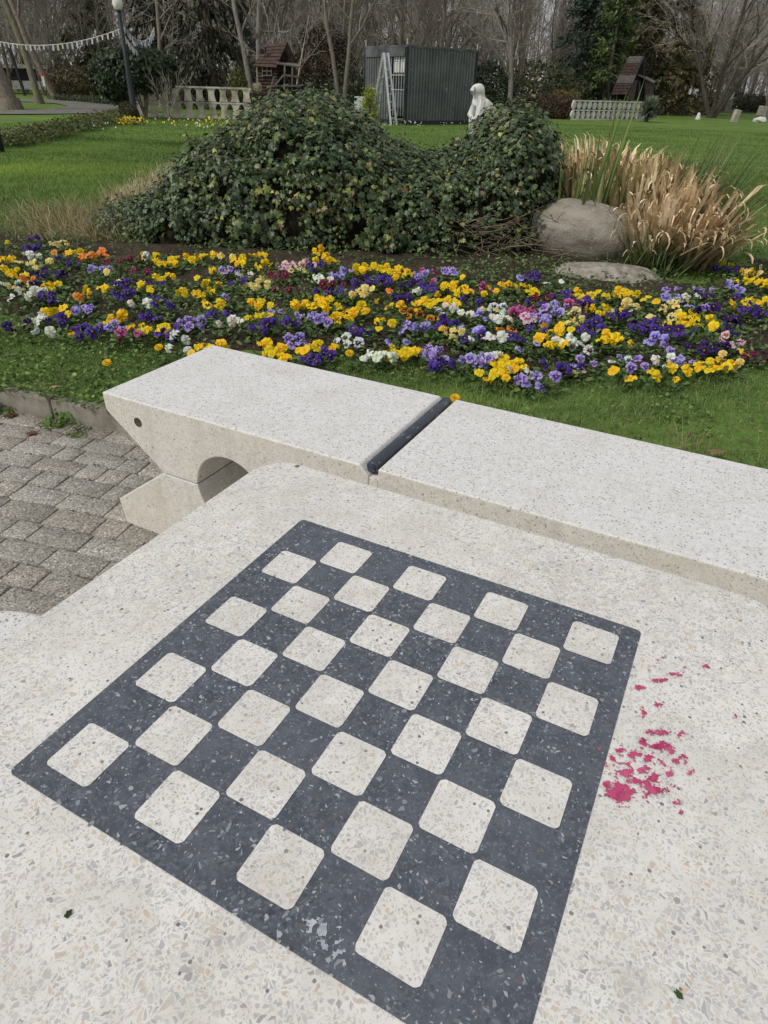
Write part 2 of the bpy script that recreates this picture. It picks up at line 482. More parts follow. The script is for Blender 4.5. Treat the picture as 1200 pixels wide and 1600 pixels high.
def paint_film(name, mat, spots, cell, zz, seed, parent):
    """thin ragged film of dried paint on the table top: cells where the noisy cover of the listed dabs is high enough"""
    r = random.Random(seed); Q = []
    for px, py, rx, ry, den in spots:
        w = ground(px, py, TZ)[:2]; wx = ground(px + rx, py, TZ)[:2] - w; wy = ground(px, py - ry, TZ)[:2] - w
        Q.append((w, np.linalg.inv(np.array([wx, wy]).T), den))
    C0 = np.array([q[0] for q in Q]); lo = C0.min(0) - .03; hi = C0.max(0) + .03
    gx = np.arange(lo[0], hi[0], cell); gy = np.arange(lo[1], hi[1], cell); GX_, GY_ = np.meshgrid(gx, gy); PT = np.column_stack([GX_.ravel(), GY_.ravel()])
    dens = np.zeros(len(PT))
    for w, iv, den in Q:
        l = (PT - w) @ iv.T; dens = np.maximum(dens, den * np.clip(1.35 - np.hypot(l[:, 0], l[:, 1]), 0, 1))
    kk = np.where(dens > .05)[0]
    nz = np.array([.85 * noise.noise((p[0] * 190, p[1] * 190, seed)) + .55 * noise.noise((p[0] * 430, p[1] * 430, seed + 5)) + .35 * noise.noise((p[0] * 900, p[1] * 900, seed + 9)) for p in PT[kk]])
    on = np.zeros(len(PT), bool); on[kk] = (dens[kk] + .95 * nz) > .55
    on = on.reshape(GX_.shape); ny, nx = on.shape; ids = -np.ones((ny + 1, nx + 1), int); V = []; F = []
    for y, x in zip(*np.where(on)):
        f = []
        for dy, dx in ((0, 0), (0, 1), (1, 1), (1, 0)):
            a, c = y + dy, x + dx
            if ids[a, c] < 0:
                ids[a, c] = len(V); p = np.array([lo[0] + (c - .5) * cell + r.uniform(-.32, .32) * cell, lo[1] + (a - .5) * cell + r.uniform(-.32, .32) * cell]) - tc[:2]
                V.append((p @ U2, p @ W2, zz + r.uniform(0, .00012)))
            f.append(ids[a, c])
        F.append(tuple(f))
    return obj(name, mesh_np(name, np.array(V), F, mat), parent)


paint_film('paint_smear', M_PAINT, [(968, 1240, 22, 15, 1.3), (950, 1226, 8, 7, .9), (996, 1222, 16, 8, .85), (1022, 1236, 20, 9, .85), (1012, 1228, 22, 8, .75), (976, 1208, 16, 8, 1.0), (1004, 1204, 12, 9, .75), (1020, 1217, 9, 7, .95), (955, 1185, 8, 6, .85),
           (990, 1180, 14, 8, .8), (1011, 1185, 9, 7, .9), (1028, 1146, 21, 5, 1.05), (1004, 1162, 7, 11, 1.05), (1034, 1168, 19, 8, .95), (1050, 1176, 7, 6, .7), (1058, 1190, 9, 6, .9), (1045, 1211, 7, 5, .85), (1058, 1255, 11, 5, .9),
           (1036, 1196, 8, 5, .6), (1078, 1210, 6, 9, .6), (1070, 1185, 5, 12, .5), (1006, 1112, 6, 10, .85), (1028, 1103, 9, 6, .75), (1000, 1075, 13, 4, .85), (1031, 1064, 12, 5, .95), (1055, 1054, 13, 5, .75), (1102, 1043, 8, 3, .75), (1028, 1032, 3, 3, .8),
           (1147, 1120, 5, 5, .65), (935, 1171, 4, 3, .6), (968, 1173, 9, 4, .85), (1000, 1205, 50, 42, .34), (1062, 1270, 5, 4, .6), (975, 1262, 12, 3, .6), (1065, 1150, 8, 7, .45)], .00075, TZ + 0.0014, 3, table)
paint_film('scuff_mark', M_SCUFF, [(487, 1442, 16, 8, .75), (503, 1452, 12, 16, .8), (512, 1474, 12, 14, .6), (528, 1488, 10, 8, .8), (515, 1502, 8, 6, .7), (536, 1500, 5, 8, .6), (508, 1465, 34, 34, .36)], .0006, TZ + 0.0009, 8, table)

# ================================================================== round stool left of the table
sp = uw(-0.87, 0.272)
stool = thing('stool', 'round pale terrazzo stool standing left of the chess table', 'stool', (sp[0], sp[1], 0))
b = MB(); prof = [(0.215, 0.40)]
for i in range(7):
    a = PI / 2 * i / 6; prof.append((0.205 + 0.02 * math.cos(a), 0.482 + 0.02 * math.sin(a)))
b.lathe(prof, (0, 0, 0), 64); b.build('seat', M_BENCH, stool, smooth=False)
b = MB(); b.lathe([(0.17, 0.0), (0.12, 0.12), (0.12, 0.28), (0.19, 0.402)], (0, 0, 0), 40); b.build('base', M_BENCH, stool, smooth=True)

# ================================================================== bench: two flared modules with a rod between
BZ, BF, BB = 0.484, 1.26, 1.772
MODU = [-1.145, -0.193]; HALF = 0.463
bp = uw(-0.67, (BF + BB) / 2)
bench = thing('bench', 'long pale terrazzo bench of flared blocks with a dark rod in its joint', 'bench', (bp[0], bp[1], 0), TURN)
DW = (BB - BF) / 2


def prism(prof, x0, parent, name, mat, bevel=0.008, seg=3):
    n = len(prof); V = [(x0 + x, -DW, z) for x, z in prof] + [(x0 + x, DW, z) for x, z in prof]
    F = [tuple(range(n)), tuple(range(n, 2 * n))[::-1]] + [(i, n + i, n + (i + 1) % n, (i + 1) % n) for i in range(n)]
    me = mesh_np(name, np.array(V), F, mat)
    import bmesh
    bm = bmesh.new(); bm.from_mesh(me); bmesh.ops.recalc_face_normals(bm, faces=bm.faces); bm.to_mesh(me); bm.free()
    o = obj(name, me, parent)
    md = o.modifiers.new('bevel', 'BEVEL'); md.width = bevel; md.segments = seg; md.limit_method = 'ANGLE'; md.angle_limit = math.radians(28)
    return o


for mi_, mu in enumerate(MODU):
    x0 = mu + 0.67; zs = 0.257; r = 0.123; hf = 0.262
    hl = HALF; notch = []
    arch = [(r * math.cos(PI * i / 18), zs + r * math.sin(PI * i / 18)) for i in range(19)]
    # seat block: top, flared ends, feet and the arch; the joint ends are chamfered for the rod
    right_top = [(hl - 0.028, BZ), (hl, BZ - 0.03)] if mi_ == 0 else [(hl, BZ)]
    prof = [(-hl, BZ), (-hl, BZ - 0.058), (-hf, zs + 0.001)] + [(-r - .004, zs + 0.001)] + [(x, z) for x, z in arch[::-1]][1:-1] + [(r + .004, zs + 0.001), (hf, zs + 0.001), (hl, BZ - 0.058)] + right_top[::-1]
    prism(prof, x0, bench, 'seat_block', M_BENCH, 0.005, 3)
    lower = [(r * math.cos(PI * i / 18), zs - r * math.sin(PI * i / 18)) for i in range(19)]
    prof = [(-hf, zs - 0.002), (-hl - 0.03, 0.093), (-hl - 0.018, 0.0), (hl + 0.018, 0.0), (hl + 0.03, 0.093), (hf, zs - 0.002), (r + .004, zs - 0.002)] + lower[1:-1] + [(-r - .004, zs - 0.002)]
    prism(prof, x0, bench, 'base_block', M_BENCH, 0.0025, 2)
    # lifting hole in the front face: a dark steel socket
    if mi_ == 0:
        hx, hz = x0 - 0.331, 0.415
        b = MB()
        k = 20; V = []
        for rr, yy in ((0.0150, -DW + 0.001), (0.0148, -DW - 0.0016), (0.0120, -DW - 0.0018), (0.0, -DW - 0.0006)):
            for j in range(k):
                a = 2 * PI * j / k; V.append((hx + rr * math.cos(a), yy, hz + rr * math.sin(a)))
        F = [(i * k + j, i * k + (j + 1) % k, (i + 1) * k + (j + 1) % k, (i + 1) * k + j) for i in range(3) for j in range(k)]
        b.add(V, F)
        b.build('lifting_socket', mottled('rusty_socket', (0.035, 0.03, 0.025), (0.12, 0.10, 0.075), 200, 0.6), bench)

m_rod, nt, bb = newmat('worn_rod_paint', 0.38, 0.5)
co = objco(nt); mp = N(nt, 'Mapping', {'Vector': co, 'Scale': (3, 1, 3)}).outputs[0]
wear = maprange(nt, noise_t(nt, mp, 26, 6, 0.65), 0.60, 0.66)
spk = N(nt, 'TexVoronoi', {'Vector': co, 'Scale': 75.0}, feature='F1'); sr = N(nt, 'SeparateColor', {0: spk.outputs['Color']}).outputs[0]
wear = mth(nt, 'MAXIMUM', mth(nt, 'MULTIPLY', wear, 0.6), mth(nt, 'MULTIPLY', mth(nt, 'LESS_THAN', spk.outputs['Distance'], 0.16), mth(nt, 'GREATER_THAN', sr, 0.8)))
setc(nt, bb, mixc(nt, wear, mixc(nt, noise_t(nt, co, 20, 4), (0.028, 0.038, 0.052), (0.055, 0.068, 0.085)), (0.26, 0.30, 0.34)))
bump(nt, bb, wear, 0.3, 0.001)
b = MB(); rx = -0.683 + 0.67; b.tube([(rx, -DW + 0.020, BZ - 0.013), (rx, -DW + 0.024, BZ - 0.013), (rx, DW - 0.016, BZ - 0.013), (rx, DW - 0.006, BZ - 0.013)], [0.0138, 0.018, 0.018, 0.015], 24)
rod = b.build('rod', m_rod, bench, smooth=True)
rod.modifiers.new('edge', 'EDGE_SPLIT').split_angle = math.radians(50)
b = MB(); b.tube([(rx, -DW + 0.013, BZ - 0.013), (rx, -DW + 0.0205, BZ - 0.013)], [0.0092, 0.0106], 20); b.build('end_cap', m_rod, rod)
b = MB(); b.box((-0.669 + 0.67, 0.0, BZ - 0.082), (0.024, 2 * DW - 0.006, 0.10)); b.build('joint_filler', M_BENCH, bench)
b = MB(); b.box((-0.664 + 0.67, 0.006, BZ - 0.030), (0.012, 2 * DW - 0.06, 0.012)); b.build('grit', mottled('dark_grit', (0.03, 0.027, 0.022), (0.16, 0.14, 0.12), 160), bench)

# ================================================================== paving, kerb, lawn
KP = ground(75, 622.5, 0.1)[:2]; KD = np.array([0.952, -0.306]); KD /= np.linalg.norm(KD); KN = np.array([-KD[1], KD[0]])   # kerb front line, direction, away normal


def st(P): d = np.asarray(P)[..., :2] - KP; return d @ KD, d @ KN


m_pave, nt, bb = newmat('paver', 0.85, 0.25)
co = geoco(nt)
tn = N(nt, 'Attribute', attribute_name='tint').outputs['Color']
g1 = N(nt, 'TexVoronoi', {'Vector': warp(nt, co, 200, .003), 'Scale': 210.0}, feature='F1').outputs['Color']
gr = N(nt, 'SeparateColor', {0: g1}).outputs[0]
agg = ramp(nt, gr, [(0, (.07, .066, .06)), (.14, (.18, .177, .167)), (.34, (.30, .292, .27)), (.60, (.40, .39, .365)), (.82, (.36, .31, .25)), (.88, (.54, .53, .505)), (.95, (.72, .70, .66))], 'CONSTANT')
c = mixc(nt, 0.66, (0.285, 0.275, 0.255), agg)
c = mixc(nt, 1.0, c, tn, 'MULTIPLY')
c = mixc(nt, maprange(nt, noise_t(nt, co, 3.5, 5, .65), .45, .72, 0, .4), c, (0.085, 0.08, 0.07))
c = mixc(nt, 1.0, c, (1.12, 1.08, 1.02), 'MULTIPLY')
setc(nt, bb, c); bump(nt, bb, mth(nt, 'ADD', gr, noise_t(nt, co, 60, 3)), 0.3, 0.002)

m_joint = mottled('mossy_joint', (0.035, 0.032, 0.024), (0.075, 0.085, 0.028), 6, 0.95, 0.1, 0.5, 0.01, world=True)
# base sheet below the pavers
b = MB(); q = [(-9, -8), (9, -8), (9, 0.03), (-9, 0.03)]
b.add([(*(KP + KD * s_ + KN * t_), -0.016) for s_, t_ in q], [(0, 1, 2, 3)])
tag(b.build('paving_joints', m_joint), kind='structure')

pr_ = random.Random(11); V = []; F = []; TI = []
ROW = 0.1; rowdir = uw(1, 0.197); rowdir = rowdir / np.linalg.norm(rowdir); rown = np.array([-rowdir[1], rowdir[0]])
org = uw(-1.788, 1.23)
for rrow in range(-34, 14):
    y0 = rrow * ROW; x = -4.2 + pr_.uniform(0, .2)
    while x < 4.2:
        L = pr_.choice((0.2, 0.2, 0.2, 0.1, 0.15, 0.2)) if pr_.random() < .75 else 0.12
        g = pr_.uniform(0.0024, 0.0046); c0 = np.array([x + g, y0 + g]); c1 = np.array([x + L - g, y0 + ROW - g])
        ctr = org + rowdir * (c0[0] + c1[0]) / 2 + rown * (c0[1] + c1[1]) / 2
        s_, t_ = st(ctr)
        x += L
        if t_ > 0.05 or t_ < -3.6: continue
        z = pr_.uniform(-.001, .0008); tl = pr_.uniform(-.0006, .0006); tm = pr_.uniform(-.0006, .0006); ang = pr_.uniform(-.006, .006)
        base = len(V); e = 0.0018
        h = (c1 - c0) / 2
        for inset, dz in ((0, -0.02), (0, -0.0015), (e, 0.0)):
            for sx, sy in ((-1, -1), (1, -1), (1, 1), (-1, 1)):
                lx, ly = sx * (h[0] - inset), sy * (h[1] - inset)
                lx, ly = lx - ly * ang, ly + lx * ang
                p = ctr + rowdir * lx + rown * ly
                V.append((p[0], p[1], z + dz + tl * sx + tm * sy))
        for k_ in range(2):
            for j in range(4):
                F.append((base + k_ * 4 + j, base + k_ * 4 + (j + 1) % 4, base + k_ * 4 + 4 + (j + 1) % 4, base + k_ * 4 + 4 + j))
        F.append((base + 8, base + 9, base + 10, base + 11))
        v_ = pr_.uniform(.86, 1.08); w_ = pr_.uniform(-.02, .025)
        TI += [(v_ * (1 + w_), v_, v_ * (1 - w_))] * 12
tag(obj('paving', mesh_np('paving', np.array(V), np.array(F), m_pave, tint=np.array(TI))), kind='structure')

# moss in the joints
mq = np.random.default_rng(5); Pm = []
for i in range(26000):
    rr_ = mq.integers(-34, 14); xx = mq.uniform(-4.2, 4.2); Pm.append(org + rowdir * xx + rown * (rr_ * ROW + mq.normal() * .0022))
Pm = np.array(Pm); gm = np.array([noise.fractal((p_[0] * 3.4, p_[1] * 3.4, 2.2), 1, 2, 2) for p_ in Pm]); s__, t__ = st(Pm)
Pm = Pm[(gm > .02) & (t__ < -.01) & (t__ > -3)]
MOSS_P = Pm
# kerb of long stones
m_kerb = mottled('kerb_concrete', (0.20, 0.18, 0.145), (0.33, 0.30, 0.25), 14, 0.85, 0.2, 0.35, 0.004, world=True)
b = MB(); s_ = -6.0; rz_k = math.atan2(KD[1], KD[0]); kr = random.Random(4)
while s_ < 6:
    c_ = KP + KD * (s_ + .5) + KN * 0.04
    b.box((c_[0], c_[1], 0.04 + kr.uniform(-.002, .002)), (0.996, 0.08, 0.118), rz_k + kr.uniform(-.002, .002)); s_ += 1.0
tag(b.build('kerb', m_kerb, None, False, 0.012, 3), kind='structure')

# flower bed outline on the ground
BED = np.array([ground(px, py)[:2] for px, py in ((-160, 470), (-60, 492), (0, 500), (100, 508), (200, 532), (330, 562), (480, 566), (600, 568), (700, 575), (800, 596), (900, 598), (1000, 594), (1100, 586), (1250, 572), (1400, 556),
                (1500, 470), (1330, 396), (1150, 404), (1110, 440), (1060, 436), (1000, 400), (960, 380), (900, 350), (830, 330), (700, 330), (450, 330), (330, 340), (230, 372), (160, 378), (60, 366), (-60, 356), (-220, 352))])


def inside(P, poly):
    x, y = P[:, 0], P[:, 1]; r = np.zeros(len(P), bool); n = len(poly)
    for i in range(n):
        x0, y0 = poly[i]; x1, y1 = poly[(i + 1) % n]
        c = (y0 > y) != (y1 > y)
        with np.errstate(divide='ignore', invalid='ignore'):
            xi = (x1 - x0) * (y - y0) / (y1 - y0) + x0
        r ^= c & (x < xi)
    return r


def distpoly(P, poly):
    d = np.full(len(P), 1e9); n = len(poly)
    for i in range(n):
        a = poly[i]; e = poly[(i + 1) % n] - a; L = e @ e
        t = np.clip(((P - a) @ e) / L, 0, 1); q = a + t[:, None] * e
        d = np.minimum(d, np.hypot(*(P - q).T))
    return d


def fbm(x, y, s, seed=0):
    return np.array([noise.fractal((a * s + seed, c * s, seed * 1.7), 1.0, 2.0, 3) for a, c in zip(np.ravel(x), np.ravel(y))]).reshape(np.shape(x))


def lawn_z(P):
    return 0.1 + 0.012 * fbm(P[:, 0], P[:, 1], 1.1, 3.0) * np.clip((st(P)[1] - .1) / .5, 0, 1)


m_lawn, nt, bb = newmat('lawn', 0.9, 0.15)
co = geoco(nt)
n1 = noise_t(nt, co, 0.55, 5, .6); n2 = noise_t(nt, co, 14, 5, .7); n3 = noise_t(nt, N(nt, 'Mapping', {'Vector': co, 'Rotation': (0, 0, 0.25), 'Scale': (0.35, 2.2, 1)}).outputs[0], 1.0, 4, .6)
c = mixc(nt, maprange(nt, n2, .3, .7), (0.058, 0.110, 0.024), (0.125, 0.205, 0.044))
c = mixc(nt, maprange(nt, n3, .4, .66, 0, .75), c, (0.140, 0.220, 0.044))
c = mixc(nt, maprange(nt, n1, .50, .70, 0, .65), c, (0.20, 0.27, 0.05))
c = mixc(nt, maprange(nt, noise_t(nt, co, 3, 4, .6), .60, .75, 0, .45), c, (0.16, 0.15, 0.05))
setc(nt, bb, c); bump(nt, bb, n2, 0.6, 0.03)
# grid in kerb coordinates, finer near the kerb
ts = np.concatenate([np.linspace(0.045, 4, 60), np.linspace(4.3, 14, 36), np.geomspace(15, 420, 26)])
ss = np.concatenate([-np.geomspace(420, 8, 22), np.linspace(-7.5, 7.5, 90), np.geomspace(8, 420, 22)])
S, T = np.meshgrid(ss, ts)
XY = KP + S[..., None] * KD + T[..., None] * KN
Zl = lawn_z(XY.reshape(-1, 2))
Vl = np.column_stack([XY.reshape(-1, 2), Zl])
ni, nj = S.shape
idx = np.arange(ni * nj).reshape(ni, nj)
Fl = np.stack([idx[:-1, :-1], idx[:-1, 1:], idx[1:, 1:], idx[1:, :-1]], -1).reshape(-1, 4)
tag(obj('lawn', mesh_np('lawn', Vl, Fl, m_lawn, True)), kind='structure')

# soil of the bed
m_soil, nt, bb = newmat('soil', 0.95, 0.12)
co = geoco(nt); n2 = noise_t(nt, co, 45, 6, .7); n3 = noise_t(nt, co, 4, 4)
c = mixc(nt, maprange(nt, n2, .3, .7), (0.024, 0.018, 0.013), (0.090, 0.070, 0.052))
c = mixc(nt, maprange(nt, n3, .45, .7, 0, .6), c, (0.12, 0.095, 0.07))
pv = N(nt, 'TexVoronoi', {'Vector': co, 'Scale': 38.0}, feature='F1'); pr2 = N(nt, 'SeparateColor', {0: pv.outputs['Color']}).outputs[0]
c = mixc(nt, mth(nt, 'MULTIPLY', mth(nt, 'LESS_THAN', pv.outputs['Distance'], .2), mth(nt, 'GREATER_THAN', pr2, .75)), c, (0.22, 0.17, 0.11))
setc(nt, bb, c); bump(nt, bb, n2, 1.0, 0.02)
x0, y0 = BED.min(0); x1, y1 = BED.max(0); stp = 0.045
GX, GY = np.meshgrid(np.arange(x0, x1, stp), np.arange(y0, y1, stp))
PP = np.column_stack([GX.ravel(), GY.ravel()]); IN = inside(PP, BED); D = distpoly(PP, BED); D[~IN] *= -1
ZB = 0.1 - 0.02 + 0.055 * np.clip(D / 0.25, -0.6, 1) + 0.022 * fbm(PP[:, 0], PP[:, 1], 5.0, 9) + 0.012 * fbm(PP[:, 0], PP[:, 1], 14.0, 5)
keepv = D > -0.08
ni, nj = GX.shape; idx = np.arange(ni * nj).reshape(ni, nj)
Q = np.stack([idx[:-1, :-1], idx[:-1, 1:], idx[1:, 1:], idx[1:, :-1]], -1).reshape(-1, 4)
Q = Q[keepv[Q].all(1)]
used, inv = np.unique(Q, return_inverse=True)
tag(obj('flower_bed', mesh_np('flower_bed', np.column_stack([PP, ZB])[used], inv.reshape(-1, 4), m_soil, True)), kind='structure')


def bed_z(x, y):
    i = int(np.clip((y - y0) / stp, 0, ni - 1)); j = int(np.clip((x - x0) / stp, 0, nj - 1)); k = i * nj + j
    return max(0.1, float(ZB[k])) if keepv[k] else 0.1


# ------------------------------------------------------------------ scatter helpers
def frames(n, tilt=0.6, up=None):
    """random orthonormal frames (normal, tip, side): normals about up with given spread"""
    nn = rng.normal(size=(n, 3)) * tilt
    nn += np.array([0, 0, 1.0]) if up is None else up
    nn /= np.linalg.norm(nn, axis=1)[:, None]
    t = rng.normal(size=(n, 3)); t -= (t * nn).sum(1)[:, None] * nn; t /= np.linalg.norm(t, axis=1)[:, None]
    return nn, t, np.cross(nn, t)


def leafset(P, nn, t, s, size, shape, tris, tint, curl=0.0):
    """place a flat leaf shape (k,2) [x side, y tip] at every P; returns V, F, tint"""
    shape = np.asarray(shape); k = len(shape); n = len(P); size = np.asarray(size).reshape(-1, 1, 1)
    zz = -curl * (shape[:, 0] ** 2 * 2 + (shape[:, 1] - .3) ** 2)
    V = P[:, None, :] + size * (shape[None, :, 0, None] * s[:, None, :] + shape[None, :, 1, None] * t[:, None, :] + zz[None, :, None] * nn[:, None, :])
    F = (np.arange(n) * k)[:, None, None] + np.asarray(tris)[None]
    return V.reshape(-1, 3), F.reshape(-1, 3), np.repeat(tint, k, 0)


OVAL = [(0, 0), (.22, .3), (.2, .7), (0, 1), (-.2, .7), (-.22, .3)]; OVAL_T = [(0, 1, 5), (1, 2, 4), (1, 4, 5), (2, 3, 4)]
DIAM = [(0, 0), (.28, .5), (0, 1), (-.28, .5)]; DIAM_T = [(0, 1, 2), (0, 2, 3)]
IVY = [(0, .32), (0, 0), (.24, -.14), (.56, .06), (.36, .26), (.47, .58), (.2, .58), (0, 1.02), (-.2, .58), (-.47, .58), (-.36, .26), (-.56, .06), (-.24, -.14)]
IVY_T = [(0, i, i + 1) for i in range(1, 12)] + [(0, 12, 1)]


def tints(n, pal, jit=0.15):
    pal = np.asarray(pal, float); c = pal[rng.integers(0, len(pal), n)]
    return c * (1 + rng.normal(size=(n, 1)) * jit).clip(.4, 1.8)


# ================================================================== ivy mound
RX = np.array([-2.95, -2.78, -2.4, -2.13, -1.71, -1.34, -1.04, -.64, -.35, -.05, .14, .44, .67, .82, 1.04, 1.30, 1.40, 1.48])
RH = np.array([.12, .16, .28, .44, .78, 1.03, 1.17, 1.17, 1.05, .83, .70, .70, .80, 1.03, 1.16, 1.10, .92, .45])
RA = np.array([.45, .6, .95, 1.1, 1.2, 1.28, 1.3, 1.28, 1.26, 1.26, 1.26, 1.27, 1.24, 1.22, 1.15, 1.0, .8, .4])


def mound(X, th, off=0.0):
    h = np.interp(X, RX, RH); a = np.interp(X, RX, RA)
    d = 0.11 * np.array([noise.fractal((x * 3.0, t * 2.6, 4.2), 1, 2, 4) for x, t in zip(X, th)])
    y = 7.0 - (a + off + d) * np.sign(np.cos(th)) * np.abs(np.cos(th)) ** .85
    z = 0.10 + (h - .10 + off + d * .6) * np.sin(th) ** .72
    return np.column_stack([X, y, z])


ivy = thing('ivy_mound', 'dark green ivy covering a low two-humped mound behind the flower bed', 'ivy', (-0.6, 7.0, 0.1))
xs = np.linspace(-2.94, 1.47, 90); ths = np.linspace(0.02, PI - .02, 44)
XX, TT = np.meshgrid(xs, ths)
Vm = mound(XX.ravel(), TT.ravel(), -0.05)
ni2, nj2 = XX.shape; idx = np.arange(ni2 * nj2).reshape(ni2, nj2)
Fm = np.stack([idx[:-1, :-1], idx[:-1, 1:], idx[1:, 1:], idx[1:, :-1]], -1).reshape(-1, 4)
OFF = np.array([-0.6, 7.0, 0.1])
obj('stems', mesh_np('stems', Vm - OFF, Fm, mottled('ivy_dark_core', (0.010, 0.012, 0.006), (0.035, 0.03, 0.018), 25, 0.95, 0.1, 1.0, 0.05), True), ivy)  # not stems: a dark core sheet whose colour paints shade in leaf gaps
n = 36000
X = rng.uniform(-2.93, 1.47, n); th = rng.uniform(0.0, 0.78, n) ** 1.0 * PI * .98 + 0.03
front_low = rng.random(n)
offs = rng.uniform(-.03, .07, n) + 0.03 * rng.normal(size=n)
P = mound(X, th, 0) ; P2 = mound(X + .02, th, 0); P3 = mound(X, th + .03, 0)
nrm = np.cross(P2 - P, P3 - P); nrm /= np.linalg.norm(nrm, axis=1)[:, None] + 1e-9
flip = (nrm * (P - np.array([0, 7, .2])))[:, 1:].sum(1) < 0; nrm[flip] *= -1
keep = P[:, 2] > 0.13 + .12 * (rng.random(n)) * (np.sin(P[:, 0] * 3) * .5 + .5)
bare = (np.hypot(P[:, 0] - .72, (P[:, 2] - .33) * 1.2) < .26) & (P[:, 1] < 6.8) & (rng.random(n) < .7)
keep &= ~bare
gapn = np.array([noise.fractal((p[0] * 5.5, p[1] * 5.5, p[2] * 5.5 + 3), 1, 2, 2) for p in P]); keep &= gapn > rng.uniform(-.55, -.12, n)
P, nrm, offs = P[keep], nrm[keep], offs[keep]; n = len(P)
# stray shoots that stand out from the mass, each a row of leaves
shP, shN = [], []
for k in range(150):
    j = rng.integers(0, n); p_, q_ = P[j].copy(), nrm[j].copy(); dr = q_ * .8 + rng.normal(size=3) * .6 + np.array([0, 0, .35]); dr /= np.linalg.norm(dr); L_s = rng.uniform(.08, .24); m_ = int(L_s / .018)
    for i in range(m_): shP.append(p_ + dr * L_s * (i + 1) / m_ + rng.normal(size=3) * .012); shN.append(q_)
P = np.concatenate([P, np.array(shP)]); nrm = np.concatenate([nrm, np.array(shN)]); offs = np.concatenate([offs, np.zeros(len(shP))]); n = len(P)
Pl = P + nrm * offs[:, None]
nn = nrm + rng.normal(size=(n, 3)) * .42 + np.array([0, -0.05, .28]); nn /= np.linalg.norm(nn, axis=1)[:, None]
dn = np.array([0, 0, -1.0]) + rng.normal(size=(n, 3)) * .6; t = dn - (dn * nn).sum(1)[:, None] * nn; t /= np.linalg.norm(t, axis=1)[:, None]
s_ = np.cross(nn, t)
size = np.clip(rng.normal(.0355, .011, n), .016, .08) * np.clip(1 + .55 * np.array([noise.noise((p[0] * 2.1, p[1] * 2.1, p[2] * 2.1 + 7)) for p in P]), .65, 1.5)
pn = np.array([noise.noise((p[0] * 1.7, p[1] * 1.7, p[2] * 1.7)) for p in P])
T_ = tints(n, [(.056, .092, .034), (.078, .120, .040), (.040, .066, .032), (.110, .155, .055), (.062, .098, .050)], .34)
yl = rng.random(n) < np.clip(.10 + .5 * pn * (P[:, 0] < .5), .01, .35)
T_[yl] = tints(yl.sum(), [(.20, .25, .05), (.30, .30, .08), (.15, .20, .05), (.25, .22, .09)], .2)
br = rng.random(n) < .015; T_[br] = tints(br.sum(), [(.16, .085, .04), (.25, .17, .09)], .2)
Vv, Ff, Tt = leafset(Pl - OFF, nn, t, s_, size, IVY, IVY_T, T_, .35)
obj('foliage', mesh_np('foliage', Vv, Ff, M_IVY, tint=Tt), ivy)

# dead sticks in front of the second hump, as a heap nobody could count
b = MB(); r = random.Random(31)
for k in range(170):
    p = np.array([r.gauss(.80, .24), r.gauss(5.84, .12), r.uniform(.11, .40)]); a = r.uniform(0, 2 * PI); L = r.uniform(.12, .5); el = r.uniform(-.3, .5)
    d = np.array([math.cos(a) * math.cos(el), math.sin(a) * math.cos(el) * .5, math.sin(el)])
    m_ = p + d * L * .5 + np.array([r.uniform(-.03, .03), r.uniform(-.03, .03), r.uniform(-.03, .03)]); e_ = p + d * L
    e_[2] = max(e_[2], .1); b.tube([p, m_, e_], [r.uniform(.002, .005), .003, .0012], 4, False)
tag(b.build('dead_sticks', M_STICK), 'tangle of dead brown sticks at the foot of the ivy', 'sticks', kind='stuff')
for k, (pa, pb_, rr, lab) in enumerate((((778, 385, .16), (822, 412, .13), .006, 'longest bare stick lying from the ivy towards the flat stone'),
                                       ((735, 325, .42), (770, 375, .2), .005, 'thin bare stick slanting down the front of the ivy'),
                                       ((765, 400, .13), (800, 420, .12), .004, 'short bare stick lying on the soil below the ivy'))):
    b = MB(); A = ground(*pa); Bp = ground(*pb_); b.tube([A, (A + Bp) / 2 + np.array([.01, .0, .02]), Bp], [rr, rr * .8, rr * .5], 6)
    tag(b.build('stick', mottled('pale_stick', (.20, .15, .10), (.34, .27, .19), 40)), lab, 'stick')

# ================================================================== boulder and flat stone
def stone(name, label, c, rad, seed, mat, flat=0.0, rz=0.0):
    import bmesh
    bm = bmesh.new(); bmesh.ops.create_icosphere(bm, subdivisions=5, radius=1)
    for v in bm.verts:
        p = v.co.copy()
        k = 1 + .085 * noise.fractal(p * 1.0 + Vector((seed, 0, 0)), 1, 2, 3) + .025 * noise.fractal(p * 5 + Vector((0, seed, 0)), 1, 2, 4)
        q = Vector((math.copysign(abs(p.x) ** .88, p.x), math.copysign(abs(p.y) ** .9, p.y), math.copysign(abs(p.z) ** .85, p.z)))
        v.co = Vector((q.x * rad[0] * k, q.y * rad[1] * k, q.z * rad[2] * k))
    me = bpy.data.meshes.new(name); bm.to_mesh(me); bm.free(); me.materials.append(mat)
    for p in me.polygons: p.use_smooth = True
    o = obj(name, me, None, c, rz); return tag(o, label, 'stone')


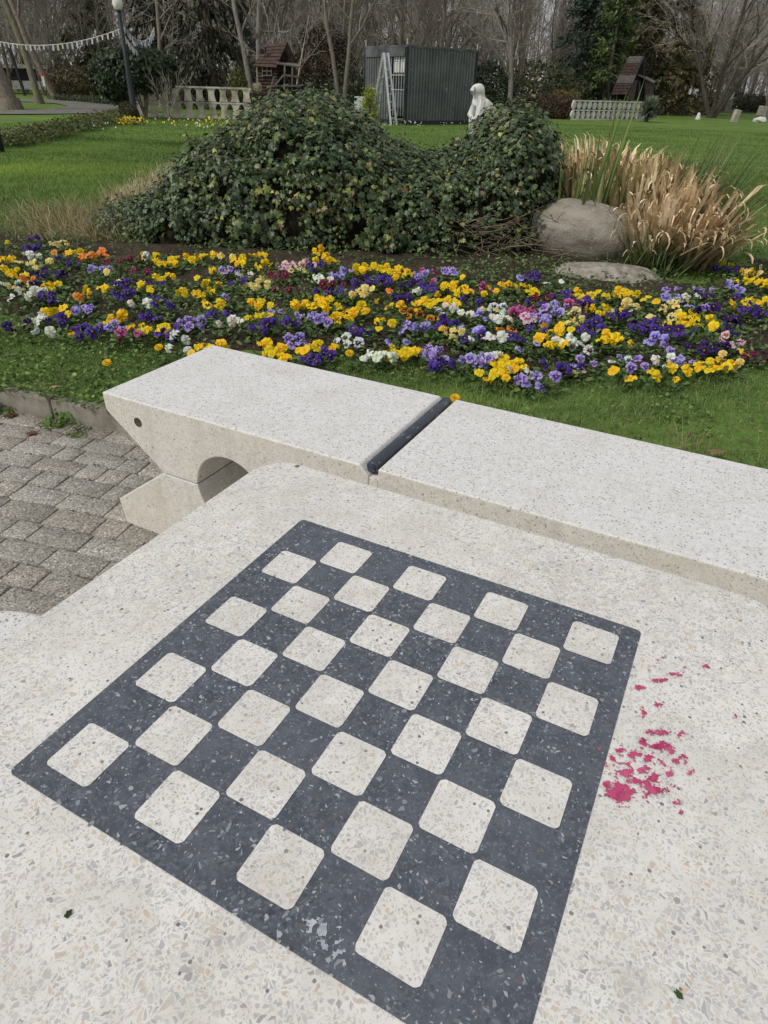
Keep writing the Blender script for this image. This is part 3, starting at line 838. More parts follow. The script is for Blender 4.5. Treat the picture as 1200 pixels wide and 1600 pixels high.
m_stone, nt, bb = newmat('boulder_stone', 0.75, 0.25)
co = objco(nt); nb = noise_t(nt, N(nt, 'Mapping', {'Vector': co, 'Scale': (1.2, 1.2, 3.0)}).outputs[0], 3.5, 6, .6); nf = noise_t(nt, co, 60, 5, .65)
c = mixc(nt, maprange(nt, nb, .35, .66), (0.23, 0.20, 0.155), (0.38, 0.345, 0.285))
c = mixc(nt, maprange(nt, nf, .35, .7, 0, .4), c, (0.40, 0.375, 0.325))
c = mixc(nt, maprange(nt, noise_t(nt, co, 9, 5, .6), .58, .70, 0, .55), c, (0.08, 0.066, 0.048))
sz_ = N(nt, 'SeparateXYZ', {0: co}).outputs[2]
c = mixc(nt, maprange(nt, sz_, -.12, .08, .6, 0), c, (0.085, 0.075, 0.055))  # lower part darkened in the colour to paint its shaded underside
crk = N(nt, 'TexVoronoi', {'Vector': warp(nt, co, 6, .12), 'Scale': 2.6}, feature='DISTANCE_TO_EDGE').outputs['Distance']
cm_ = mth(nt, 'MULTIPLY', maprange(nt, crk, 0.0, .010, .7, 0), maprange(nt, noise_t(nt, co, 3.0, 2), .50, .60, 0, 1))
lich = N(nt, 'TexVoronoi', {'Vector': warp(nt, co, 12, .05), 'Scale': 16.0}, feature='F1'); lr = N(nt, 'SeparateColor', {0: lich.outputs['Color']}).outputs[0]
c = mixc(nt, mth(nt, 'MULTIPLY', mth(nt, 'LESS_THAN', lich.outputs['Distance'], mth(nt, 'MULTIPLY', lr, .30)), mth(nt, 'MULTIPLY', mth(nt, 'GREATER_THAN', lr, .8), .35)), c, (0.50, 0.49, 0.43))
c = mixc(nt, cm_, c, (0.06, 0.052, 0.04))
setc(nt, bb, c); bump(nt, bb, mth(nt, 'SUBTRACT', mth(nt, 'ADD', nb, mth(nt, 'MULTIPLY', nf, .5)), cm_), 0.9, 0.03)
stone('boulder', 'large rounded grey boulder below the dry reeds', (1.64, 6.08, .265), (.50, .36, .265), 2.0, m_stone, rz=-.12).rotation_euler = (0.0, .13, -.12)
m_flat = mottled('flat_stone', (0.17, 0.15, 0.12), (0.40, 0.37, 0.31), 16, .85, .2, .6, .012, 7)
stone('flat_stone', 'low flat pale stone lying in front of the boulder', (1.64, 5.17, .115), (.41, .22, .10), 7.0, m_flat, rz=-.18)

# ================================================================== reed clump
def straps(n, base, hgt, seed, kind):
    """strap leaves: rows of quads; a curl above 1 arches the tip over and down"""
    r = np.random.default_rng(seed); V = []; F = []; TI = []
    for i in range(n):
        bx, by, hh, lean, w, col, curl = base(r, i)
        arch = curl > 1; segs = 13 if arch else 6
        az = math.atan2(lean[1], lean[0]); l0 = math.hypot(*lean)
        p = np.array([bx, by, 0.09]); el = PI / 2 - l0; L = hh / segs
        wd = np.array([-math.sin(az + r.normal() * .5), math.cos(az + r.normal() * .5), 0]); wd /= np.linalg.norm(wd)
        b0 = len(V); tw = r.normal() * .9; k0 = r.uniform(.58, .84); hang = r.uniform(.35, .85); az2 = az + r.normal() * 1.5
        for k in range(segs + 1):
            f = k / segs
            ww = w * ((.75 + .25 * math.sin(PI * f)) * (1 - .8 * max(0, f - .72) / .28) if kind == 'dry' else (1 - f ** 2.2) + .03) * .5
            side = wd * math.cos(tw * f) + np.array([math.cos(az), math.sin(az), 0]) * math.sin(tw * f) * .6
            V += [p + side * ww, p - side * ww]
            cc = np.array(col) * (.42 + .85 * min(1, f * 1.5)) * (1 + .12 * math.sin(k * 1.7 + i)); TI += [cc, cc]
            d = np.array([math.cos(az) * math.cos(el), math.sin(az) * math.cos(el), math.sin(el)])
            p = p + d * L * (1 if f < k0 or not arch else hang)
            if arch and f > k0: el -= curl * .50; az += (az2 - az) * .25
            elif arch: el -= .01 + .03 * l0 + r.normal() * .03
            else: el -= (.02 + .06 * l0) if f < .58 else curl * .22
            if p[2] < .085: p[2] = .085
        for k in range(segs):
            F.append((b0 + 2 * k, b0 + 2 * k + 1, b0 + 2 * k + 3, b0 + 2 * k + 2))
    return np.array(V), np.array(F), np.array(TI)


RC = np.array([2.25, 6.5])
reed = thing('reed_clump', 'big clump of dry tan reeds with curled tips and a few green blades', 'reeds', (RC[0], RC[1], 0.1))
RO = np.array([RC[0], RC[1], .1])


def dry_base(r, i):
    a = r.uniform(0, 2 * PI); q = math.sqrt(r.random()); bx = RC[0] - .18 + .55 * q * math.cos(a); by = RC[1] + .52 * q * math.sin(a)
    by = max(by, np.interp(bx, [1.3, 1.9, 2.3, 2.5], [6.55, 6.5, 6.1, 5.7]) + r.uniform(0, .1))
    top = np.interp(bx, [1.35, 1.6, 1.9, 2.3, 2.7, 3.1], [.62, .84, .86, .78, .64, .46])
    l = np.array([(bx - RC[0]) * .06, (by - RC[1]) * .4]) + r.normal(size=2) * .12
    pal = [(.52, .42, .23), (.60, .50, .29), (.42, .32, .17), (.66, .57, .37), (.30, .22, .12), (.56, .45, .26), (.24, .17, .09)]
    col = np.array(pal[r.integers(len(pal))]) * r.uniform(.9, 1.3)
    return bx, by, *((top * r.uniform(.62, 1.18), l, r.uniform(.026, .054), col, r.uniform(1.05, 2.2)) if r.random() < .93 else (top * r.uniform(.6, 1.0), l, r.uniform(.007, .014), col, .1))


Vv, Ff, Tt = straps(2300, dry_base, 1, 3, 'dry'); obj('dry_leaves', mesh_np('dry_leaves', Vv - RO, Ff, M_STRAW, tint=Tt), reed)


def droop_base(r, i):
    bx = r.uniform(2.02, 2.6); by = r.uniform(5.5, 6.05)
    l = np.array([r.normal() * .25 + (bx - 2.3) * .2, -r.uniform(.15, .8)])
    pal = [(.54, .42, .26), (.62, .51, .34), (.46, .34, .20)]
    return bx, by, r.uniform(.45, 1.0), l, r.uniform(.016, .042), np.array(pal[r.integers(3)]) * r.uniform(.9, 1.25), r.uniform(1.02, 1.7)


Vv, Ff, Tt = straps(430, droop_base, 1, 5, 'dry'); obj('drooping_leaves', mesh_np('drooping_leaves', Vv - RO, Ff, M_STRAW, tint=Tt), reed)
GP = [(.085, .13, .04), (.11, .16, .05), (.17, .19, .075), (.07, .11, .04)]


def green_base(r, i):
    m = r.random(); c = np.array(GP[r.integers(4)]) * r.uniform(.8, 1.2)
    if m < .55:      # right hand side, fanning out
        bx, by = r.uniform(2.25, 2.6), r.uniform(5.6, 6.5); l = np.array([abs(r.normal()) * .26 + .05, r.normal() * .2 - .1]) * 1.25; h = r.uniform(.6, 1.1)
    elif m < .85:    # short tuft beside the boulder
        bx, by = r.normal(2.08, .12), r.normal(5.45, .1); l = np.array([r.normal() * .35, r.normal() * .3 - .1]); h = r.uniform(.2, .5)
    else:
        bx, by = r.uniform(1.6, 2.9), r.uniform(5.8, 6.6); l = r.normal(size=2) * .2; h = r.uniform(.6, 1.0)
    return bx, by, h, l, r.uniform(.009, .018), c, .1


Vv, Ff, Tt = straps(760, green_base, 1, 8, 'green'); obj('green_blades', mesh_np('green_blades', Vv - RO, Ff, M_GRASS, tint=Tt), reed)


def tall_base(r, i):
    a = at(r.normal(938, 9) if i < 9 else r.normal(925, 30), 300, 6.1)
    return a[0], 6.1 + r.normal() * .05, r.uniform(.7, 1.0) if i > 8 else r.uniform(1.05, 1.32), np.array([r.normal() * .035 + .02, r.normal() * .04]), r.uniform(.026, .042), np.array([(.13, .20, .055), (.10, .165, .045), (.17, .22, .07)][r.integers(3)]), .02


Vv, Ff, Tt = straps(24, tall_base, 1, 21, 'green'); obj('tall_blades', mesh_np('tall_blades', Vv - RO, Ff, M_GRASS, tint=Tt), reed)

# ================================================================== dry grass beside the mound (left)
def drygrass(r, i):
    if r.random() < .6: p = ground(r.normal(125, 62), r.uniform(328, 384)); h = r.uniform(.10, .30); l = np.array([r.normal() * .7, -r.uniform(.1, 1.3)])
    else:
        f = r.random(); p = ground(170 + 110 * f + r.normal() * 10, 330 - 62 * f + r.normal() * 8); h = r.uniform(.10, .24); l = r.normal(size=2) * .7
    pal = [(.56, .45, .28), (.48, .37, .22), (.68, .58, .40), (.30, .25, .12), (.17, .22, .07)]
    return p[0], p[1], h, l, r.uniform(.004, .009), np.array(pal[r.integers(5)]) * r.uniform(.75, 1.2), .45


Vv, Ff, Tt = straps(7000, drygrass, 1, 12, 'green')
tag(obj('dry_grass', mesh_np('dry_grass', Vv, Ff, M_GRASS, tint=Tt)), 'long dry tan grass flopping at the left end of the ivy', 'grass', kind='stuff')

# ================================================================== lawn blades
def blades(P, h, w, lean, pal, jit=.2, z=None):
    n = len(P); a = rng.uniform(0, 2 * PI, n); l = rng.normal(size=n) * lean
    z0 = (lawn_z(P) if z is None else z) - .004
    B = np.column_stack([P, z0]); sd_ = np.column_stack([np.cos(a), np.sin(a), np.zeros(n)]) * (w / 2)[:, None]
    la = rng.uniform(0, 2 * PI, n); ld = np.column_stack([np.cos(la), np.sin(la), np.zeros(n)]) * (h * np.abs(l))[:, None]
    mid = B + ld * .35 + np.column_stack([np.zeros(n), np.zeros(n), h * .6]); tip = B + ld + np.column_stack([np.zeros(n), np.zeros(n), h * np.clip(1 - .3 * np.abs(l), .3, 1)])
    V = np.stack([B - sd_, B + sd_, mid + sd_ * .7, mid - sd_ * .7, tip], 1).reshape(-1, 3)
    i = np.arange(n)[:, None] * 5
    F = np.concatenate([i + [0, 1, 2], i + [0, 2, 3], i + [3, 2, 4]], 0)
    T = tints(n, pal, jit)
    g = np.array([noise.fractal((p[0] * .55, p[1] * .55, 6.1), 1, 2, 3) for p in P]); st_ = np.sin(P[:, 1] * 1.9 + P[:, 0] * .35 + 2 * g)
    T = T * (1 + .42 * g + .07 * st_)[:, None].clip(.45, 1.7)
    gp_ = ground(105, 266)[:2]; gl = np.exp(-(((P[:, 0] - gp_[0]) / 1.5) ** 2 + ((P[:, 1] - gp_[1]) / 1.3) ** 2)) * (1 + 1.2 * g); T = T * (1 + np.array([.95, .65, .1]) * gl.clip(0, 1)[:, None])
    dry = rng.random(n) < np.clip((g - .22) * .9, 0, .4); T[dry] = T[dry] * np.array([1.35, 1.12, .8])
    bald = rng.random(n) < np.clip((-g - .25) * 1.2, 0, .5); T[bald] = T[bald] * np.array([1.0, .72, .7]) * .75
    return V, F, np.repeat(T, 5, 0)


def field(n, s0, s1, t0, t1, power=1.0):
    s = rng.uniform(s0, s1, n); t = t0 + (t1 - t0) * rng.random(n) ** power
    return KP + s[:, None] * KD + t[:, None] * KN


def clear(P, pad=0.03):
    k = ~(inside(P, BED) & (distpoly(P, BED) > pad))
    k &= ~((np.abs((P[:, 0] - RC[0]) / .95) ** 2 + np.abs((P[:, 1] - RC[1]) / .75) ** 2) < 1)
    a = np.interp(P[:, 0], RX, RA, 0, 0); k &= ~(np.abs(P[:, 1] - 7.0) < a * .9)
    return k


def view(P, z=.1):
    """points the photograph could see from about its place (with a margin)"""
    d = np.column_stack([P, np.full(len(P), z - CAMH)]); c = d @ RM.T
    with np.errstate(divide='ignore', invalid='ignore'):
        x = 600 + FPX * c[:, 0] / c[:, 2]; y = 800 + FPX * c[:, 1] / c[:, 2]
    return (c[:, 2] > 0) & (x > -260) & (x < 1460) & (y < 900)


GPAL = [(.100, .185, .046), (.145, .235, .058), (.20, .29, .08), (.12, .205, .050), (.29, .35, .15), (.08, .145, .040)]
GPALF = [(.088, .165, .034), (.115, .195, .040), (.145, .225, .048), (.098, .175, .036)]
vs, fs_, ts_ = [], [], []
def pile(V, F, T):
    fs_.append(F + sum(len(v) for v in vs)); vs.append(V); ts_.append(T)
P = field(170000, -3.2, 4.0, 0.03, 2.3); P = P[clear(P) & view(P)]; n = len(P)
hn = np.array([noise.noise((p[0] * 2.2, p[1] * 2.2, 1)) for p in P]); kk = rng.random(n) < np.clip(.8 + .5 * hn, .25, 1); P = P[kk]; hn = hn[kk]; n = len(P)
pile(*blades(P, np.clip(rng.normal(.031, .011, n) * (1 + .5 * hn), .010, .08), rng.uniform(.0016, .0036, n), 1.0, GPAL, .25))
P = field(3500, -3.2, 4.0, 0.03, 2.0); P = P[clear(P) & view(P)]; n = len(P)
pile(*blades(P, rng.uniform(.02, .06, n), rng.uniform(.002, .0035, n), 1.0, [(.30, .26, .13), (.24, .19, .10)], .2))
P = field(330000, -11, 13, 2.0, 13, 1.25); P = P[clear(P) & view(P)]; n = len(P)
pile(*blades(P, rng.uniform(.025, .055, n), rng.uniform(.004, .008, n), .7, GPALF, .18))
P = field(120000, -16, 22, 12, 34, 1.3); P = P[clear(P) & view(P)]; n = len(P)
pile(*blades(P, rng.uniform(.03, .055, n), rng.uniform(.010, .018, n), .6, GPALF, .15))
tag(obj('grass', mesh_np('grass', np.concatenate(vs), np.concatenate(fs_), M_GRASS, tint=np.concatenate(ts_))), 'short green grass of the lawn', 'grass', kind='stuff')

# clover and small broad leaves in the strip by the kerb, and weeds about the boulder
CLO = [(0, 0), (.3, .2), (.42, .55), (.25, .9), (0, .82), (-.25, .9), (-.42, .55), (-.3, .2)]; CLO_T = [(0, i, i + 1) for i in range(1, 7)]
n0 = 14000
P = field(n0, -3.0, 3.6, -0.02, 1.1, 1.5); dn_ = np.array([noise.noise((p[0] * 2.7 + 5, p[1] * 2.7, 3)) for p in P]) + np.clip(.55 - (P[:, 0] + 1.0) * .55, -.3, .5)
P = P[clear(P) & view(P) & (dn_ > .02)]
Pw = np.concatenate([ground(rng.uniform(770, 900), rng.uniform(340, 440))[None, :2] for _ in range(900)])
Pw = Pw[np.hypot((Pw[:, 0] - 1.64) / .45, (Pw[:, 1] - 6.1) / .36) > 1]
P = np.concatenate([P, Pw]); n = len(P)
z_ = np.array([bed_z(*p) for p in P]) + rng.uniform(.004, .045, n)
nn, t, s_ = frames(n, .45)
Vv, Ff, Tt = leafset(np.column_stack([P, z_]), nn, t, s_, rng.uniform(.011, .026, n), CLO, CLO_T, tints(n, [(.10, .18, .04), (.14, .23, .05), (.08, .14, .035), (.18, .26, .07)], .2), .3)
tag(obj('clover', mesh_np('clover', Vv, Ff, M_LEAF, tint=Tt)), 'clover and small broad-leaved weeds among the grass', 'clover', kind='stuff')
# litter of dry leaf bits on bed and grass
n = 700
P = np.concatenate([ground(rng.uniform(-20, 1220), rng.uniform(375, 700))[None, :2] for _ in range(n)] + [ground(rng.uniform(-20, 1220), rng.uniform(205, 330))[None, :2] for _ in range(260)]); P = P[st(P)[1] > .05]; n = len(P)
nn, t, s_ = frames(n, .35)
Vv, Ff, Tt = leafset(np.column_stack([P, np.array([bed_z(*p) for p in P]) + rng.uniform(.008, .03, n)]), nn, t, s_, rng.uniform(.008, .03, n), OVAL, OVAL_T, tints(n, [(.26, .17, .09), (.18, .11, .06), (.36, .27, .16), (.14, .09, .06)], .2), .5)
tag(obj('leaf_litter', mesh_np('leaf_litter', Vv, Ff, M_LEAF, tint=Tt)), 'scattered bits of dry brown leaves on soil and grass', 'leaf litter', kind='stuff')

n = len(MOSS_P); nn, t, s_ = frames(n, .5)
Vv, Ff, Tt = leafset(np.column_stack([MOSS_P, rng.uniform(-.001, .006, n)]), nn, t, s_, rng.uniform(.005, .012, n), DIAM, DIAM_T, tints(n, [(.10, .115, .03), (.14, .15, .045), (.07, .085, .025), (.12, .10, .05)], .2), .2)
tag(obj('moss', mesh_np('moss', Vv, Ff, M_LEAF, tint=Tt)), 'green moss lines in the joints of the paving', 'moss', kind='stuff')

# ================================================================== pansies
PCOL = {  # petal, rim, blotch or None, eye
    'yellow': ((.90, .60, .010), (.92, .67, .02), None), 'yellow_face': ((.88, .66, .03), (.90, .70, .05), (.03, .008, .012)),
    'cream': ((.80, .72, .22), (.84, .78, .32), None), 'cream_face': ((.78, .70, .28), (.84, .78, .38), (.05, .012, .03)),
    'orange': ((.80, .24, .03), (.80, .33, .10), None), 'violet': ((.060, .026, .22), (.10, .045, .31), (.014, .006, .06)),
    'dark_purple': ((.026, .010, .090), (.05, .02, .15), (.006, .004, .02)), 'lavender': ((.32, .27, .70), (.46, .42, .80), (.07, .03, .27)),
    'white': ((.80, .80, .74), (.82, .82, .80), None), 'white_face': ((.80, .80, .74), (.82, .82, .80), (.03, .012, .05)),
    'wine': ((.15, .010, .045), (.22, .02, .08), (.02, .003, .01)), 'magenta': ((.42, .05, .22), (.55, .15, .36), (.07, .01, .04)),
    'pink': ((.72, .45, .52), (.80, .60, .64), (.30, .05, .14)), 'rust': ((.42, .12, .01), (.70, .38, .03), (.03, .006, .004))}
PNAME = {'yellow': 'plain yellow', 'yellow_face': 'dark-eyed yellow', 'cream': 'pale cream-yellow', 'cream_face': 'dark-eyed cream', 'orange': 'orange', 'violet': 'violet-blue', 'dark_purple': 'blackish purple',
         'lavender': 'lavender', 'white': 'plain white', 'white_face': 'dark-eyed white', 'wine': 'wine-red', 'magenta': 'magenta', 'pink': 'pale pink', 'rust': 'rusty orange-brown'}


def bloom_mesh(kind, seed):
    r = random.Random(seed); pc, rc, bc = PCOL[kind]; jt = [1 + r.uniform(-.14, .10) for _ in range(3)]; pc = tuple(min(.93, a * q) for a, q in zip(pc, jt)); rc = tuple(min(.93, a * q) for a, q in zip(rc, jt)); V = []; F = []; TI = []
    eye = np.array((.80, .55, .03)) if bc is not None else np.array(pc) * .92
    #            angle, length, half width, lift
    for ang, L, hw, lift in ((62, .029, 50, -.0035), (118, .029, 50, -.002), (172, .025, 44, .0015), (8, .025, 44, .0005), (270, .027, 56, .0035)):
        a0 = math.radians(ang + r.uniform(-6, 6)); na = 8; rad = (0, .22, .45, .62, .85, 1.0); b0 = len(V); ph = r.uniform(0, 6)
        for i, f in enumerate(rad):
            for k in range(na + 1):
                g = (k / na * 2 - 1); a = a0 + math.radians(hw) * g
                rr = L * f * (1 - .22 * abs(g) ** 2.4) * (1 + .04 * math.sin(7 * g + ph) * f)
                z = lift + .006 * f - .011 * f * f * (1.0 + .5 * math.sin(ph * 3)) + .0036 * f * math.sin(5 * g + ph) + .002 * f * r.uniform(-1, 1)
                V.append((rr * math.cos(a), rr * math.sin(a), z))
                if i == 0: c = eye
                elif i <= 2 and bc is not None and ang not in (62, 118): c = np.array(bc)
                elif i <= 1 and bc is not None: c = np.array(bc) * .6 + np.array(pc) * .4
                elif i >= 4: c = np.array(rc)
                else: c = np.array(pc)
                if bc is None and i == 1: c = np.array(pc) * np.array((.9, .75, .6))
                TI.append(c * (1 + .06 * math.sin(g * 9)))
        for i in range(len(rad) - 1):
            for k in range(na):
                p = b0 + i * (na + 1) + k; F.append((p, p + 1, p + na + 2, p + na + 1))
    b0 = len(V)
    for k in range(6): a = 2 * PI * k / 6; V.append((.0022 * math.cos(a), .0022 * math.sin(a), .0055)); TI.append((.78, .5, .03))
    F2 = np.array(F)
    me = mesh_np('bloom', np.array(V), [tuple(f) for f in F] + [tuple(range(b0, b0 + 6))], M_PETAL, True, tint=np.array(TI))
    return me


BLOOMS = {k: [bloom_mesh(k, 100 + i * 7 + j) for j in range(5)] for i, k in enumerate(PCOL)}


def pansy_foliage(seed):
    global rng
    n = 46; r_ = np.random.default_rng(seed)
    a = r_.uniform(0, 2 * PI, n); q = .085 * np.sqrt(r_.random(n))
    P = np.column_stack([q * np.cos(a), q * np.sin(a), r_.uniform(.006, .055, n) * (1 - q / .16)])
    out = np.column_stack([np.cos(a), np.sin(a), r_.uniform(-.1, .8, n)]); out /= np.linalg.norm(out, axis=1)[:, None]
    nn = np.array([0, 0, 1.0]) + r_.normal(size=(n, 3)) * .45; nn -= (nn * out).sum(1)[:, None] * out; nn /= np.linalg.norm(nn, axis=1)[:, None]
    s = np.cross(nn, out)
    pal = np.array([(.085, .15, .045), (.12, .19, .055), (.065, .115, .04), (.15, .23, .065)]); T = pal[r_.integers(0, 4, n)] * r_.uniform(.75, 1.2, (n, 1))
    V, F, TT_ = leafset(P, nn, out, s, r_.uniform(.028, .05, n), OVAL, OVAL_T, T, .35)
    # flower stalks
    return mesh_np('foliage', V, F, M_LEAF, tint=TT_)


FOL = [pansy_foliage(i) for i in range(6)]

Z1 = """v165,40,2 v150,75,6 y10,45,2 w160,110,3 c195,150,3 o280,92,2 y345,95,3 c285,50,3 o455,105,3 o410,125,3 v300,125,2 v350,140,2 l455,190,2 l495,165,2 y60,190,5 y20,140,3
d15,165,2 w45,235,2 c90,255,4 o135,235,2 d190,190,4 d290,205,4 w150,285,3 y240,250,4 v225,290,4 W48,305,1 y450,275,3 o370,295,1 l390,335,5 v400,430,7 w170,385,4 w190,430,2 y270,350,3 v270,382,4 d80,405,3
c505,215,1 E545,230,1 v580,250,4 v590,290,4 y690,255,4 v730,250,2 v735,305,2 n630,130,2 W685,135,1 y715,130,4 y800,150,6 y855,118,2 y905,122,3 y980,115,4 n660,190,2 y780,215,3 y945,220,2 y1000,240,2
y870,290,3 y960,280,3 Y975,355,1 y1015,325,3 l1060,310,1 w660,335,2 v690,385,3 v770,350,2 y540,380,4 l525,415,3 y660,425,3 y730,430,3 n555,470,1 m610,450,2 v785,445,4 l890,420,3 l925,412,2 w830,470,2 w830,530,2
w905,535,1 y930,545,2 y1000,505,5 w1085,430,3 v1040,385,2 c1060,130,2 y1120,140,5 l1070,190,3 v1110,255,2 w1150,200,2 c1170,250,2 y1020,190,2 n520,150,2 d130,250,2 c110,150,2 y95,215,2"""
Z2 = """y15,115,3 y30,150,3 c20,230,3 c30,262,2 y20,335,3 y15,395,3 v30,450,4 v120,440,3 l90,370,2 y80,520,6 y120,560,4 n105,205,3 p150,160,4 E200,180,3 p230,150,3 y260,135,2 y300,100,3 y350,135,3 v290,165,3 l385,200,5 w305,205,3
l430,180,2 n355,245,3 v360,275,3 v420,285,2 v290,265,1 y215,355,3 y290,350,5 y335,330,4 y390,350,1 y430,375,3 y495,375,4 l240,400,5 L315,430,4 y365,415,4 l205,490,4 y250,520,3 y310,510,3 v310,560,3 v270,560,3 W425,490,3
v470,455,3 y590,445,3 y680,355,1 c500,285,3 c475,298,2 y595,325,2 o625,275,1 v510,235,5 v560,215,4 v600,235,4 y490,185,4 y540,170,4 y600,180,5 y690,185,5 y650,205,3 d715,235,3 l780,205,4 m805,180,2 m850,250,2 v805,260,4
d700,305,6 w760,285,1 l910,190,4 y965,220,1 y910,260,4 y970,285,5 y920,330,4 y850,300,3 y830,330,3 y780,362,5 w900,370,3 w950,380,3 R720,390,3 R840,410,2 v890,435,3 L715,452,3 L760,455,2 l670,495,2 y650,545,3 y710,535,3
w555,550,2 w600,570,2 w520,560,1 l820,530,3 l840,560,3 v900,590,5 y870,465,1 c920,475,3 m1035,275,2 m1090,265,2 v1010,325,2 y1130,260,2 y1090,295,2 y1185,245,2 W1140,365,4 c1090,365,2 l1075,395,3 w1145,415,3 l1020,450,3 v1020,478,2
R1170,465,2 w1050,500,2 w1140,490,4 w1120,560,4 l1025,575,4 l1060,580,3 y1050,630,1 y1170,590,3 y1150,640,5 n120,250,2"""
Z3 = """y15,195,3 l40,160,1 v110,160,4 y90,215,4 W160,200,1 w230,185,1 v245,245,3 y325,230,3 y350,245,4 y420,240,2 y525,225,3 y520,248,2 y560,235,2 y650,255,3 n130,255,2 m80,305,5 m40,330,3 m310,290,3 p85,350,3 v110,275,2 L190,320,5
l230,295,2 C265,325,4 c290,355,3 v350,285,3 y385,310,3 y430,310,4 y470,310,2 w515,305,2 c565,285,2 v385,350,4 v490,335,3 v330,395,5 v380,408,3 d540,345,4 v610,385,5 v655,385,5 L130,355,3 v125,400,2 y200,395,4 y250,405,2
y165,450,3 y205,470,3 w240,460,2 w290,460,2 W330,475,2 w310,430,2 y460,445,5 y520,460,2 v20,435,2 L85,465,2 l345,525,3 v290,550,3 v205,540,2 y15,540,5 L100,600,4 l160,600,2 w40,570,2 W515,520,2 l560,510,2 l600,545,2 y510,580,2
L690,450,3 l750,480,1 w715,520,3 L810,515,3 y715,560,2 y780,560,2 y720,600,2 y940,545,3 y990,530,3 c1020,510,3 Y1095,490,1 n1155,500,3 p1030,450,3 v820,425,2 d890,470,5 d975,460,4 y905,340,2 y770,375,2 y820,375,2 y815,330,5
c740,295,4 C710,340,2 C780,320,2 w845,250,2 C800,265,2 l745,240,4 l755,210,2 d930,300,5 l900,215,3 l870,290,2 d720,400,3 y910,390,2 l1045,195,4 v1080,100,4 v985,90,2 y1010,75,2 y1100,115,2 c1120,125,2 y1140,155,3
y1150,190,3 v1085,260,5 y1055,300,2 y1115,285,2 d1030,355,5 v1110,330,3 y1180,265,4 y1080,170,2 v1150,330,3 d1010,395,4 c1190,118,2 d870,230,3"""
CODE = {'v': 'violet', 'd': 'dark_purple', 'y': 'yellow', 'Y': 'yellow_face', 'w': 'white', 'W': 'white_face', 'l': 'lavender', 'L': 'lavender', 'c': 'cream', 'C': 'cream_face', 'E': 'cream_face', 'o': 'orange', 'n': 'wine', 'm': 'magenta', 'p': 'pink', 'R': 'rust'}
plants = []
for txt, ox, oy in ((Z1, 0, 360), (Z2, 400, 360), (Z3, 800, 380)):
    for tok in txt.split():
        a, b_, c_ = tok[1:].split(','); px, py = ox + float(a) / 3, oy + float(b_) / 3
        p = ground(px, py + 4, 0.19)
        plants.append([CODE[tok[0]], p[0], p[1], int(c_), px, py])
# rows for the labels: front, middle or back third of the bed at that place
def depth_of(p):
    f = np.interp(p[4], [0, 200, 400, 700, 900, 1200], [500, 530, 560, 575, 598, 580]); k = np.interp(p[4], [0, 200, 400, 700, 900, 1200], [372, 385, 395, 405, 440, 405]); return (f - p[5]) / (f - k)
ORD = ['first', 'second', 'third', 'fourth', 'fifth', 'sixth', 'seventh', 'eighth', 'ninth', 'tenth', 'eleventh', 'twelfth', 'thirteenth', 'fourteenth', 'fifteenth', 'sixteenth', 'seventeenth', 'eighteenth', 'nineteenth', 'twentieth']
def ordw(i): return ORD[i] if i < 20 else 'twenty-' + ORD[i - 20] if i < 29 else ('thirtieth' if i == 29 else 'thirty-' + ORD[i - 30])
seqs = {}
for p in sorted(plants, key=lambda q: q[4]):
    row = ('front', 'middle', 'back')[min(2, max(0, int(depth_of(p) * 3)))]
    seqs.setdefault((p[0], row), []).append(p)
for (kind, row), ps in seqs.items():
    for i, p in enumerate(ps):
        p.append("only %s pansy in the %s third of the flower bed" % (PNAME[kind], row) if len(ps) == 1 else "%s pansy, %s of its colour from the left in the bed's %s third" % (PNAME[kind], ordw(i), row))
pr3 = random.Random(77)
for kind, x, y, nb_, px, py, lab in plants:
    nb_ += 1 if nb_ >= 3 else 0
    z = bed_z(x, y)
    t_ = thing('pansy_plant', lab, 'pansy', (x, y, z), 0, 'pansies planted in the flower bed')
    f_ = obj('foliage', FOL[pr3.randrange(6)], t_, (0, 0, 0), pr3.uniform(0, 6.28)); sc_ = pr3.uniform(.8, 1.15) * (.8 + .05 * nb_); f_.scale = (sc_, sc_, pr3.uniform(.9, 1.3))
    for k in range(nb_):
        if nb_ == 1: q = (0, 0)
        else:
            a = 2 * PI * k / nb_ + pr3.uniform(-.5, .5); rr = pr3.uniform(.022, .042) * (1 + .15 * nb_) * (0.35 if (k == 0 and nb_ > 4) else 1); q = (rr * math.cos(a), rr * math.sin(a) * .9)
        bl = obj('bloom', BLOOMS[kind][pr3.randrange(5)], t_, (q[0], q[1], pr3.uniform(.058, .088) - .15 * (q[0] ** 2 + q[1] ** 2) ** .5))
        tl = pr3.gauss(.85, .42); az = pr3.gauss(0, 1.0)
        bl.rotation_euler = Matrix.Rotation(az, 3, 'Z').to_4x4().to_3x3().__matmul__(Matrix.Rotation(tl, 3, 'X')).to_euler()
        s0 = pr3.uniform(.78, 1.32); bl.scale = (s0, s0 * pr3.uniform(.8, 1.05), s0 * pr3.uniform(.7, 2.0))

